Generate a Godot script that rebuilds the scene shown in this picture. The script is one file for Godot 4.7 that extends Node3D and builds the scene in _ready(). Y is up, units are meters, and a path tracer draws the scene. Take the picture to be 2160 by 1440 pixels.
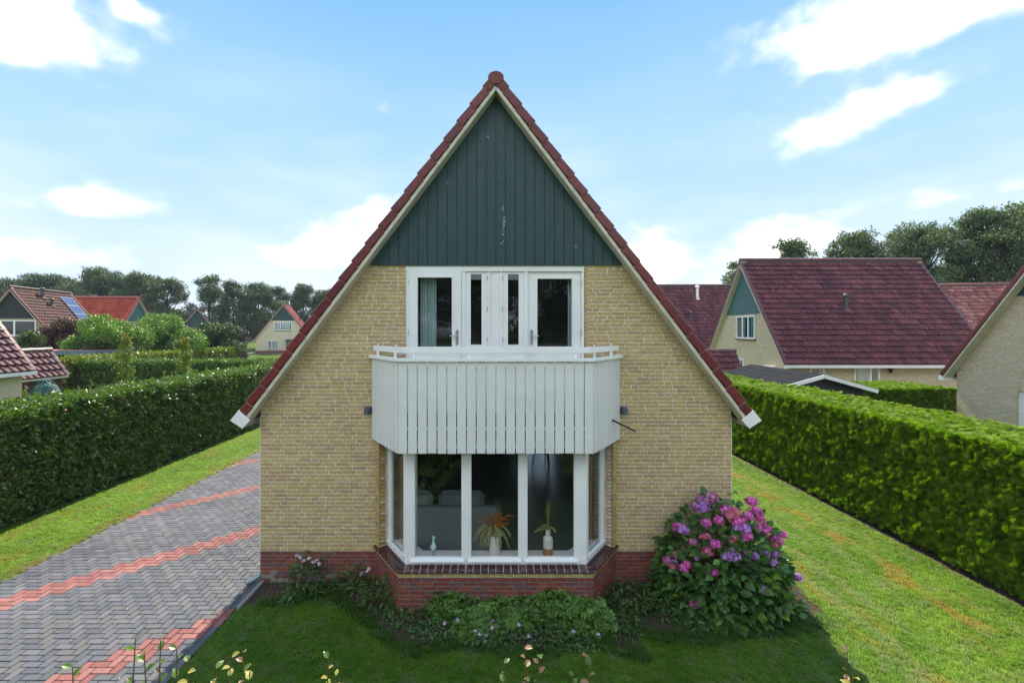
extends Node3D
# A brick A-frame house with a balcony over a bay window, hedges either side, neighbours behind.
# Photograph pixels (2160 x 1440): vanishing point (VX, VY), focal length F pixels, the house front stands D0 metres away.

const VX := 1046.0
const VY := 697.0
const F := 980.0
const D0 := 7.51
const CH := 4.1            # camera height
const T := 1.327           # roof slope
const SOFFIT := 7.871      # height of the soffit line at the ridge

var mats := {}
var names := {}
var rng := RandomNumberGenerator.new()
var noise_a := FastNoiseLite.new()
var noise_b := FastNoiseLite.new()
var noise_c := FastNoiseLite.new()

# ------------------------------------------------------------------ mesh builder
class MB:
	var v := PackedVector3Array()
	var n := PackedVector3Array()
	var c := PackedColorArray()
	var col := Color.WHITE
	func tri(a: Vector3, b: Vector3, d: Vector3):           # counter-clockwise from the front
		var nn := (b - a).cross(d - a).normalized()
		v.append(a); v.append(d); v.append(b)
		for i in 3: n.append(nn); c.append(col)
	func quad(a: Vector3, b: Vector3, d: Vector3, e: Vector3):
		tri(a, b, d); tri(a, d, e)
	func trin(a: Vector3, b: Vector3, d: Vector3, na: Vector3, nb: Vector3, nd: Vector3):
		v.append(a); v.append(d); v.append(b)
		n.append(na); n.append(nd); n.append(nb)
		for i in 3: c.append(col)
	func box(o: Vector3, s: Vector3, b := Basis()):
		var h := s * 0.5
		var p := []
		for i in 8:
			p.append(o + b * Vector3(h.x * (1 if i & 1 else -1), h.y * (1 if i & 2 else -1), h.z * (1 if i & 4 else -1)))
		quad(p[4], p[5], p[7], p[6]); quad(p[1], p[0], p[2], p[3])
		quad(p[5], p[1], p[3], p[7]); quad(p[0], p[4], p[6], p[2])
		quad(p[6], p[7], p[3], p[2]); quad(p[0], p[1], p[5], p[4])
	func bx(x0: float, x1: float, y0: float, y1: float, z0: float, z1: float):
		box(Vector3((x0 + x1) / 2, (y0 + y1) / 2, (z0 + z1) / 2), Vector3(x1 - x0, y1 - y0, z1 - z0))
	func cbox(o: Vector3, s: Vector3, ch: float, b := Basis()):   # all edges chamfered, 44 triangles
		var h := s * 0.5
		var q := h - Vector3(ch, ch, ch)
		var px := {}
		for i in 8:
			var sg := Vector3(1 if i & 1 else -1, 1 if i & 2 else -1, 1 if i & 4 else -1)
			px[i] = [o + b * (sg * Vector3(h.x, q.y, q.z)), o + b * (sg * Vector3(q.x, h.y, q.z)), o + b * (sg * Vector3(q.x, q.y, h.z))]
		quad(px[4][2], px[5][2], px[7][2], px[6][2]); quad(px[1][2], px[0][2], px[2][2], px[3][2])
		quad(px[5][0], px[1][0], px[3][0], px[7][0]); quad(px[0][0], px[4][0], px[6][0], px[2][0])
		quad(px[6][1], px[7][1], px[3][1], px[2][1]); quad(px[0][1], px[1][1], px[5][1], px[4][1])
		for e in [[0, 1], [2, 3], [4, 5], [6, 7]]: edge(o, px[e[0]][1], px[e[1]][1], px[e[1]][2], px[e[0]][2])
		for e in [[0, 2], [1, 3], [4, 6], [5, 7]]: edge(o, px[e[0]][0], px[e[1]][0], px[e[1]][2], px[e[0]][2])
		for e in [[0, 4], [1, 5], [2, 6], [3, 7]]: edge(o, px[e[0]][0], px[e[1]][0], px[e[1]][1], px[e[0]][1])
		for i in 8: out_tri(o, px[i][0], px[i][1], px[i][2])
	func edge(o: Vector3, a: Vector3, b: Vector3, d: Vector3, e: Vector3):
		if (b - a).cross(d - a).dot((a + d) * 0.5 - o) > 0: quad(a, b, d, e)
		else: quad(e, d, b, a)
	func out_tri(o: Vector3, a: Vector3, b: Vector3, d: Vector3):
		if (b - a).cross(d - a).dot(a - o) > 0: tri(a, b, d)
		else: tri(a, d, b)
	func prism(poly: PackedVector2Array, z0: float, z1: float, x := Transform3D()):   # convex, extruded along z
		var k := poly.size()
		var area := 0.0
		for i in k: area += poly[i].cross(poly[(i + 1) % k])
		var p := poly.duplicate()
		if area < 0: p.reverse()
		for i in range(1, k - 1):
			tri(x * Vector3(p[0].x, p[0].y, z1), x * Vector3(p[i].x, p[i].y, z1), x * Vector3(p[i + 1].x, p[i + 1].y, z1))
			tri(x * Vector3(p[0].x, p[0].y, z0), x * Vector3(p[i + 1].x, p[i + 1].y, z0), x * Vector3(p[i].x, p[i].y, z0))
		for i in k:
			var a := p[i]
			var b := p[(i + 1) % k]
			quad(x * Vector3(a.x, a.y, z0), x * Vector3(b.x, b.y, z0), x * Vector3(b.x, b.y, z1), x * Vector3(a.x, a.y, z1))
	func tube(pts: Array, rad: Array, seg := 6, cap := true):
		var rings := []
		for i in pts.size():
			var d: Vector3 = (pts[min(i + 1, pts.size() - 1)] - pts[max(i - 1, 0)]).normalized()
			var s := d.cross(Vector3.UP if abs(d.y) < 0.9 else Vector3.RIGHT).normalized()
			var t := s.cross(d)
			var r := []
			for k in seg:
				var a := TAU * k / seg
				var dir := s * cos(a) + t * sin(a)
				r.append([pts[i] + dir * rad[i], dir])
			rings.append(r)
		for i in pts.size() - 1:
			for k in seg:
				var a = rings[i][k]; var b = rings[i][(k + 1) % seg]
				var d = rings[i + 1][(k + 1) % seg]; var e = rings[i + 1][k]
				trin(a[0], e[0], d[0], a[1], e[1], d[1]); trin(a[0], d[0], b[0], a[1], d[1], b[1])
		if cap:
			for k in range(1, seg - 1):
				tri(rings[-1][0][0], rings[-1][k + 1][0], rings[-1][k][0])
				tri(rings[0][0][0], rings[0][k][0], rings[0][k + 1][0])
	func lathe(prof: Array, seg: int, x := Transform3D()):      # prof: Vector2(radius, height)
		for i in prof.size() - 1:
			var a: Vector2 = prof[i]
			var b: Vector2 = prof[i + 1]
			var nn := Vector2(b.y - a.y, a.x - b.x).normalized()
			for k in seg:
				var p := TAU * k / seg
				var q := TAU * (k + 1) / seg
				var e1 := Vector3(cos(p), 0, sin(p)); var e2 := Vector3(cos(q), 0, sin(q))
				var n1 := (x.basis * (e1 * nn.x + Vector3(0, nn.y, 0))).normalized()
				var n2 := (x.basis * (e2 * nn.x + Vector3(0, nn.y, 0))).normalized()
				var A := x * (e1 * a.x + Vector3(0, a.y, 0)); var B := x * (e2 * a.x + Vector3(0, a.y, 0))
				var C := x * (e2 * b.x + Vector3(0, b.y, 0)); var D := x * (e1 * b.x + Vector3(0, b.y, 0))
				trin(A, D, C, n1, n1, n2); trin(A, C, B, n1, n2, n2)
	func mesh() -> ArrayMesh:
		var a := []
		a.resize(Mesh.ARRAY_MAX)
		a[Mesh.ARRAY_VERTEX] = v; a[Mesh.ARRAY_NORMAL] = n; a[Mesh.ARRAY_COLOR] = c
		var m := ArrayMesh.new()
		m.add_surface_from_arrays(Mesh.PRIMITIVE_TRIANGLES, a)
		return m

class Inst:                                                  # copies for a MultiMesh
	var buf := PackedFloat32Array()
	var count := 0
	func add(b: Basis, o: Vector3, c: Color):
		buf.append_array(PackedFloat32Array([b.x.x, b.y.x, b.z.x, o.x, b.x.y, b.y.y, b.z.y, o.y, b.x.z, b.y.z, b.z.z, o.z, c.r, c.g, c.b, 1.0]))
		count += 1

# ------------------------------------------------------------------ objects
func numbered(called: String) -> String:
	if not names.has(called):
		names[called] = 0
		return called
	names[called] += 1
	return "%s_%03d" % [called, names[called]]

func put(called: String, mesh: Mesh, mat: Material, parent: Node3D, x := Transform3D()) -> MeshInstance3D:
	var o := MeshInstance3D.new()
	o.name = called if parent != self else numbered(called)
	o.mesh = mesh
	o.material_override = mat
	o.transform = x
	parent.add_child(o, true)
	return o

func part(called: String, mb: MB, mat: Material, parent: Node3D) -> MeshInstance3D:
	return put(called, mb.mesh(), mat, parent)

func copies(called: String, inst: Inst, mesh: Mesh, mat: Material, parent: Node3D) -> MultiMeshInstance3D:
	var mm := MultiMesh.new()
	mm.transform_format = MultiMesh.TRANSFORM_3D
	mm.use_colors = true
	mm.mesh = mesh
	mm.instance_count = inst.count
	mm.buffer = inst.buf
	var o := MultiMeshInstance3D.new()
	o.name = called if parent != self else numbered(called)
	o.multimesh = mm
	o.material_override = mat
	o.set_meta("kind", "stuff")
	parent.add_child(o, true)
	return o

func thing(called: String, label: String, category: String, at := Vector3.ZERO, turn := 0.0, group := "") -> Node3D:
	var o := Node3D.new()
	o.name = numbered(called)
	add_child(o)
	o.position = at
	o.rotation.y = turn
	tag(o, label, category, group)
	return o

func tag(o: Node3D, label: String, category: String, group := ""):
	o.set_meta("label", label)
	o.set_meta("category", category)
	if group != "": o.set_meta("group", group)

func structure(o: Node3D): o.set_meta("kind", "structure")
func stuff(o: Node3D): o.set_meta("kind", "stuff")

# ------------------------------------------------------------------ places
func at(px: float, py: float, d: float) -> Vector3:          # a photograph pixel at d metres in front of the camera
	return Vector3((px - VX) * d / F, CH - (py - VY) * d / F, D0 - d)
func wx(px: float) -> float: return (px - VX) * D0 / F       # on the house front
func wy(py: float) -> float: return CH - (py - VY) * D0 / F
func ground(px: float, py: float) -> Vector3:                # on the ground
	return at(px, py, CH * F / (py - VY))
func R(a: float, b: float) -> float: return rng.randf_range(a, b)
func vary(c: Color, k: float, hue := 0.0) -> Color:
	var s := 1.0 + R(-k, k)
	return Color(clampf(c.r * s * (1.0 + R(-hue, hue)), 0, 1), clampf(c.g * s, 0, 1), clampf(c.b * s * (1.0 + R(-hue, hue)), 0, 1))
func lin(r: float, g: float, b: float) -> Color: return Color(r, g, b).linear_to_srgb()

# ------------------------------------------------------------------ materials
func noise_tex(freq: float, oct: int, lo: float, hi: float, size := 256, seed_ := 1, kind := FastNoiseLite.TYPE_SIMPLEX_SMOOTH) -> ImageTexture:
	var f := FastNoiseLite.new()
	f.seed = seed_; f.frequency = freq; f.fractal_octaves = oct; f.noise_type = kind
	var im := f.get_seamless_image(size, size)
	im.convert(Image.FORMAT_L8)
	var d := im.get_data()
	var out := PackedByteArray()
	out.resize(d.size())
	for i in d.size():
		out[i] = int(clampf(lo + (hi - lo) * d[i] / 255.0, 0, 1) * 255)
	return ImageTexture.create_from_image(Image.create_from_data(size, size, false, Image.FORMAT_L8, out))

func mat(key: String, c: Color, rough := 0.8, metal := 0.0, spec := 0.5) -> StandardMaterial3D:
	if mats.has(key): return mats[key]
	var m := StandardMaterial3D.new()
	m.albedo_color = c.linear_to_srgb()
	m.roughness = rough
	m.metallic = metal
	m.metallic_specular = spec
	mats[key] = m
	return m

func tinted(key: String, rough := 0.8, spec := 0.5) -> StandardMaterial3D:    # colour comes with the mesh or the copy
	var m := mat(key, Color.WHITE, rough, 0.0, spec)
	m.vertex_color_use_as_albedo = true
	return m

func grain(m: StandardMaterial3D, tex: Texture2D, scale: float, bump := 0.0, bump_tex: Texture2D = null):
	m.uv1_triplanar = true
	m.uv1_world_triplanar = true
	m.uv1_scale = Vector3.ONE * scale
	m.albedo_texture = tex
	if bump > 0.0:
		m.heightmap_enabled = true
		m.heightmap_texture = bump_tex if bump_tex else tex
		m.heightmap_scale = bump

func leafy(key: String, light: Color, rough := 0.45, spec := 0.5) -> StandardMaterial3D:
	var m := tinted(key, rough, spec)
	m.backlight_enabled = true
	m.backlight = light
	return m

func make_materials():
	var fine := noise_tex(0.05, 4, 0.72, 1.15, 256, 3)
	var streak := noise_tex(0.02, 5, 0.72, 1.12, 256, 5)
	var rough := noise_tex(0.09, 3, 0.0, 1.0, 256, 9)
	var speck := noise_tex(0.16, 2, 0.35, 1.3, 512, 11)
	var m := tinted("brick", 0.92, 0.25); grain(m, fine, 4.0, 0.35, rough)
	m = mat("mortar", Color(0.74, 0.68, 0.60), 0.95, 0, 0.2); grain(m, streak, 2.0, 0.2, rough)
	m = mat("mortar_dark", Color(0.24, 0.21, 0.185), 0.95, 0, 0.2); grain(m, streak, 2.0, 0.2, rough)
	m = tinted("paver", 0.78, 0.4); grain(m, speck, 3.0, 0.2, rough)
	m = tinted("tile", 0.55, 0.2); grain(m, streak, 1.3)
	m = tinted("verge", 0.33, 0.5); grain(m, streak, 1.7)
	m = mat("white", Color(0.83, 0.815, 0.79), 0.4); grain(m, noise_tex(0.02, 4, 0.965, 1.02, 128, 21), 0.5)
	m = mat("board", Color(0.70, 0.695, 0.665), 0.5); grain(m, noise_tex(0.03, 4, 0.96, 1.02, 128, 23), 0.45)
	m = mat("cream", Color(0.60, 0.55, 0.43), 0.5); grain(m, noise_tex(0.03, 4, 0.86, 1.05, 128, 25), 1.1)
	m = mat("cladding", Color(0.026, 0.060, 0.064), 0.5, 0, 0.45); grain(m, noise_tex(0.03, 4, 0.9, 1.06, 256, 27), 0.5)
	m = mat("teal", Color(0.06, 0.15, 0.16), 0.55); grain(m, noise_tex(0.04, 4, 0.8, 1.08, 128, 28), 0.7)
	m = mat("black_boards", Color(0.022, 0.024, 0.026), 0.6)
	m = mat("sill_tile", Color(0.060, 0.020, 0.016), 0.14, 0, 0.6)
	m = mat("wall_far", Color(0.46, 0.385, 0.235), 0.95, 0, 0.2); grain(m, noise_tex(0.07, 3, 0.7, 1.12, 256, 31), 0.9)
	m = mat("steel", Color(0.55, 0.55, 0.54), 0.3, 0.9)
	m = mat("zinc", Color(0.42, 0.43, 0.45), 0.4, 0.6)
	m = mat("dark_metal", Color(0.02, 0.02, 0.022), 0.4, 0.3)
	m = mat("slate_cover", Color(0.10, 0.12, 0.16), 0.6); grain(m, noise_tex(0.1, 3, 0.3, 1.6, 128, 33), 8.0)
	m = mat("bark", Color(0.07, 0.055, 0.042), 0.95, 0, 0.2); grain(m, streak, 1.5)
	m = mat("twig", Color(0.13, 0.085, 0.05), 0.9, 0, 0.2)
	m = mat("soil", Color(0.12, 0.085, 0.062), 0.97, 0, 0.15); grain(m, speck, 2.2, 1.5, rough)
	m = mat("joint_sand", Color(0.15, 0.125, 0.09), 0.97, 0, 0.15); grain(m, speck, 2.0)
	m = mat("concrete", Color(0.36, 0.35, 0.32), 0.9); grain(m, speck, 2.0, 0.2, rough)
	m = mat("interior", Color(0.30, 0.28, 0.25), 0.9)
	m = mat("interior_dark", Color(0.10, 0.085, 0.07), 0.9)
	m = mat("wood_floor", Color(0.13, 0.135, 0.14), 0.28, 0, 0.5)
	m = mat("sofa", Color(0.19, 0.21, 0.23), 0.95); grain(m, noise_tex(0.2, 2, 0.75, 1.15, 256, 35), 4.0)
	m = mat("curtain", Color(0.42, 0.55, 0.53), 0.9)
	m = mat("curtain_teal", Color(0.03, 0.28, 0.34), 0.9)
	m = mat("ceramic", Color(0.72, 0.70, 0.64), 0.35)
	m = mat("duck", Color(0.60, 0.82, 0.76), 0.4)
	m = mat("solar", Color(0.06, 0.085, 0.19), 0.2, 0.0, 0.6)
	m = mat("black_felt", Color(0.042, 0.045, 0.05), 0.9, 0, 0.1); grain(m, speck, 1.0)
	m = mat("net", Color(0.02, 0.10, 0.08), 0.7); grain(m, noise_tex(0.12, 3, 0.2, 1.7, 128, 41), 2.0)
	m = mat("glass", Color(0.02, 0.025, 0.025), 0.02, 0, 0.5)
	m.transparency = BaseMaterial3D.TRANSPARENCY_ALPHA
	m.albedo_color.a = 0.05
	leafy("beech", Color(0.75, 0.85, 0.4), 0.36, 0.5)
	leafy("thuja", Color(0.8, 0.95, 0.35), 0.55, 0.3)
	leafy("tree", Color(0.6, 0.7, 0.35), 0.45, 0.4)
	leafy("shrub", Color(0.75, 0.85, 0.4), 0.35, 0.5)
	leafy("grass", Color(0.85, 0.95, 0.4), 0.55, 0.3)
	leafy("petal", Color(0.7, 0.5, 0.6), 0.6, 0.3)
	m = tinted("lawn_soil", 0.95, 0.15); grain(m, speck, 1.6)
	m = tinted("painted", 0.6, 0.4)

# ------------------------------------------------------------------ camera, sky, sun
func make_view():
	var cam := Camera3D.new()
	cam.name = "camera"
	cam.position = Vector3(0, CH, D0)
	cam.near = 0.05
	cam.far = 1500.0
	cam.projection = Camera3D.PROJECTION_FRUSTUM
	cam.size = 1440.0 / F * cam.near
	cam.frustum_offset = Vector2((1080.0 - VX) / F, (VY - 720.0) / F) * cam.near
	add_child(cam)
	cam.current = true
	var env := Environment.new()
	env.background_mode = Environment.BG_SKY
	env.tonemap_mode = Environment.TONE_MAPPER_LINEAR
	env.tonemap_exposure = 2.5
	env.sdfgi_enabled = true
	env.ssao_enabled = true
	env.ssil_enabled = true
	env.fog_enabled = true
	env.fog_light_color = Color(0.80, 0.88, 1.0)
	env.fog_density = 0.0003
	var sky := Sky.new()
	var sm := PanoramaSkyMaterial.new()
	sm.panorama = ImageTexture.create_from_image(sky_image())
	sky.sky_material = sm
	env.sky = sky
	var we := WorldEnvironment.new()
	we.name = "environment"
	we.environment = env
	add_child(we)
	var sun := DirectionalLight3D.new()
	sun.name = "sun"
	sun.light_energy = 1.1
	sun.light_color = Color(1.0, 0.955, 0.88)
	sun.light_angular_distance = 0.6
	sun.shadow_enabled = true
	add_child(sun)
	sun.look_at_from_position(Vector3.ZERO, Vector3(0.07, -1.0, 0.85), Vector3.UP)

func sky_image() -> Image:
	var w := 2048
	var h := 1024
	var f := FastNoiseLite.new()
	f.seed = 7; f.frequency = 1.0; f.fractal_octaves = 6; f.fractal_gain = 0.55; f.noise_type = FastNoiseLite.TYPE_SIMPLEX_SMOOTH
	var g := FastNoiseLite.new()
	g.seed = 21; g.frequency = 1.0; g.fractal_octaves = 4; g.noise_type = FastNoiseLite.TYPE_SIMPLEX_SMOOTH
	var blobs := []                                          # azimuth, height, half sizes (radians), strength
	for p in [[60, 40, 170, 75, 1.15], [20, 110, 60, 40, 0.7], [285, 25, 40, 22, 0.55], [790, 218, 55, 22, 0.5], [195, 425, 80, 34, 0.95], [150, 445, 90, 22, 0.5], [720, 500, 150, 60, 0.9], [620, 545, 120, 36, 0.75], [810, 450, 60, 40, 0.7], [60, 540, 160, 40, 0.55],
			[1880, 20, 215, 82, 1.05], [2080, -10, 150, 55, 0.8], [1760, 115, 110, 40, 0.65], [1775, 262, 120, 62, 0.9], [1960, 185, 90, 30, 0.55], [1370, 540, 75, 90, 0.95], [1330, 590, 90, 45, 0.8], [1640, 520, 105, 50, 0.85], [1560, 565, 110, 36, 0.7], [1900, 425, 420, 26, 0.3]]:
		var d := Vector3((p[0] - VX) / F, (VY - p[1]) / F, -1).normalized()
		blobs.append([atan2(d.x, -d.z), asin(d.y), p[2] / F * 0.85, p[3] / F * 0.9, p[4]])
	var r := RandomNumberGenerator.new()
	r.seed = 5
	for i in 58:                                             # the same kind of clouds all round
		var az := deg_to_rad(r.randf_range(58, 302))
		var el := deg_to_rad(r.randf_range(3, 60))
		var s := r.randf_range(0.08, 0.2)
		blobs.append([az if az < PI else az - TAU, el, s / cos(el), s * 0.45, r.randf_range(0.7, 1.2)])
	for i in 6:
		blobs.append([r.randf_range(-0.8, 0.8), deg_to_rad(r.randf_range(46, 75)), 0.3, 0.1, 0.9])
	var grid := []                                           # blobs by column, to keep the sum short
	for k in 64:
		var az := (k + 0.5) / 64.0 * TAU
		var near := []
		for b in blobs:
			if absf(wrapf(az - b[0], -PI, PI)) < b[2] * 2.6 + 0.06: near.append(b)
		grid.append(near)
	var data := PackedFloat32Array()
	data.resize(w * h * 3)
	var top := Color(0.11, 0.30, 0.60)
	var at_ := 0
	for j in h:
		var el := PI / 2 - (j + 0.5) / h * PI
		var se := sin(el)
		var ce := cos(el)
		var base: Color
		var deg := rad_to_deg(el)
		if deg >= 35: base = Color(0.175, 0.385, 0.67).lerp(top, clampf((deg - 35) / 50, 0, 1))
		elif deg >= 17: base = Color(0.345, 0.53, 0.705).lerp(Color(0.175, 0.385, 0.67), (deg - 17) / 18)
		elif deg >= 0: base = Color(0.66, 0.71, 0.76).lerp(Color(0.345, 0.53, 0.705), pow(deg / 17, 0.75))
		else: base = Color(0.66, 0.71, 0.76).lerp(Color(0.30, 0.31, 0.28), clampf(-deg / 4, 0, 1))
		for i in w:
			var cl := 0.0
			if deg > -1:
				var az := (i + 0.5) / w * TAU
				var dx := sin(az) * ce
				var dz := -cos(az) * ce
				var s := 0.0
				for b in grid[int(az / TAU * 64) % 64]:
					var u: float = wrapf(az - b[0], -PI, PI) / b[2]
					var v: float = (el - b[1]) / b[3]
					if v < 0: v *= 1.5
					s += b[4] * exp(-(u * u + v * v))
				if s > 0.04:
					s += f.get_noise_3d(dx * 5.0, se * 9.0, dz * 5.0) * 0.55 + f.get_noise_3d(dx * 17.0 + 40, se * 26.0, dz * 17.0) * 0.30
					cl = smoothstep(0.18, 1.25, s)
				var veil := clampf(g.get_noise_3d(dx * 2.2, se * 7.0, dz * 2.2) * 0.9 + 0.25, 0, 1) * 0.42 * clampf(1.25 - deg / 26.0, 0.1, 1)
				cl = maxf(cl, veil)
			var white := 0.86 + 1.75 * cl * cl
			data[at_] = lerpf(base.r, white, cl) * 0.62; data[at_ + 1] = lerpf(base.g, white, cl) * 0.62; data[at_ + 2] = lerpf(base.b, white, cl) * 0.62
			at_ += 3
	return Image.create_from_data(w, h, false, Image.FORMAT_RGBF, data.to_byte_array())

# ------------------------------------------------------------------ ground
const DRIVE_L := -8.0
const DRIVE_R := -3.81

func lawn_color(x: float, z: float) -> Color:
	var a := noise_a.get_noise_2d(x * 1.0, z * 1.0)
	var b := noise_b.get_noise_2d(x * 3.0, z * 3.0)
	var c := noise_c.get_noise_2d(x * 9.0, z * 9.0)
	var green := Color(0.135, 0.265, 0.024)
	var light := Color(0.23, 0.365, 0.045)
	var col := green.lerp(light, clampf(0.45 + a * 0.7 + b * 0.5, 0, 1))
	col = col.lerp(Color(0.26, 0.30, 0.12), clampf(c * 1.3 - 0.1, 0, 0.6))
	if x > 3.7 and x < 8.2:                                   # worn, mossy streaks along the right lawn
		var lane: float = maxf(exp(-pow((x - 6.75 + 0.25 * a) / 0.26, 2.0)), 0.7 * exp(-pow((x - 5.2 + 0.3 * b) / 0.28, 2.0)))
		var t: float = clampf((lane * (0.25 + noise_b.get_noise_2d(x * 6.0, z * 2.6 + 40) * 2.0)), 0, 0.85)
		col = col.lerp(Color(0.42, 0.29, 0.06), t * 0.95)
		var mow := noise_c.get_noise_2d(x * 7.0, z * 0.6)
		col = col.lerp(Color(0.30, 0.36, 0.14), clampf(mow * 1.5 - 0.15, 0, 0.5))
	elif x < -7.6:
		col = col.lerp(Color(0.30, 0.27, 0.05), clampf(noise_b.get_noise_2d(x * 4.0, z * 2.0) * 1.5 - 0.25, 0, 0.6))
		if x > -8.35: col = col.lerp(Color(0.27, 0.21, 0.08), clampf((x + 8.35) * 2.0 + b * 0.5, 0, 0.8))
	return col

func sheet(called: String, x0: float, x1: float, z0: float, z1: float, step: float, y: float, keep: Callable) -> MeshInstance3D:
	var mb := MB.new()
	var nx := int((x1 - x0) / step)
	var nz := int((z1 - z0) / step)
	for i in nx:
		for j in nz:
			var a := x0 + i * step
			var b := z0 + j * step
			if not keep.call(a + step / 2, b + step / 2): continue
			var p := [Vector3(a, y, b), Vector3(a, y, b + step), Vector3(a + step, y, b + step), Vector3(a + step, y, b)]
			var cs := []
			for q in p: cs.append(lawn_color(q.x, q.z))
			for k in [[0, 1, 2], [0, 2, 3]]:
				mb.v.append(p[k[0]]); mb.v.append(p[k[2]]); mb.v.append(p[k[1]])
				mb.c.append(cs[k[0]]); mb.c.append(cs[k[2]]); mb.c.append(cs[k[1]])
				for n in 3: mb.n.append(Vector3.UP)
	var o := part(called, mb, mats.lawn_soil, self)
	structure(o)
	return o

func bed_edge(x: float) -> float:                            # how far the planting bed reaches in front of the house
	if x < -3.75 or x > 4.75: return -1.0
	if x < -1.7: return 0.45 + 0.15 * sin(x * 3.0) + maxf(0, (x + 2.6)) * 0.5
	if x < 1.9: return 1.55 + 0.12 * sin(x * 4.0) - 0.35 * exp(-pow((x + 1.7) / 0.5, 2)) 
	return 1.28 + 0.1 * sin(x * 3.0) - maxf(0, x - 3.9) * 0.6

func is_lawn(x: float, z: float) -> bool:
	if x > DRIVE_R + 0.02 and x < 7.75:
		if x < 3.85 and z < 0.05: return false
		if z < bed_edge(x) and x < 4.75 and z > -0.6: return false
		return true
	return x < DRIVE_L + 0.12 * sin(x * 9.0) and x > -10.25

func make_ground():
	var mb := MB.new()
	mb.col = Color(0.11, 0.18, 0.03)
	mb.quad(Vector3(-500, 0, 400), Vector3(500, 0, 400), Vector3(500, 0, -700), Vector3(-500, 0, -700))
	var g := part("ground", mb, mats.lawn_soil, self)
	structure(g)
	sheet("lawn", -3.78, 7.8, -14, 5.2, 0.1, 0.004, is_lawn)
	sheet("grass_verge", -10.4, -7.9, -16, 5.2, 0.1, 0.004, func(x, _z): return x < DRIVE_L + 0.05)
	# bare soil of the planting bed and under the hedges
	var soil := MB.new()
	for i in 86:
		var x := -3.75 + i * 0.1
		soil.quad(Vector3(x, 0.012, bed_edge(x) + 0.04), Vector3(x + 0.1, 0.012, bed_edge(x + 0.1) + 0.04), Vector3(x + 0.1, 0.03, -0.02), Vector3(x, 0.03, -0.02))
	var o := part("planting_bed", soil, mats.soil, self)
	structure(o)
	soil = MB.new()
	for k in [[7.42, 9.6], [-11.6, -9.95]]:
		for i in 60:
			var z := 5.0 - i * 0.4
			var w0 := 0.12 * noise_b.get_noise_2d(z * 4.0, k[0])
			var w1 := 0.12 * noise_b.get_noise_2d((z - 0.4) * 4.0, k[0])
			soil.quad(Vector3(k[0] + w0, 0.009, z), Vector3(k[1] + w0, 0.009, z), Vector3(k[1] + w1, 0.009, z - 0.4), Vector3(k[0] + w1, 0.009, z - 0.4))
	o = part("hedge_soil", soil, mats.soil, self)
	structure(o)

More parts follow.
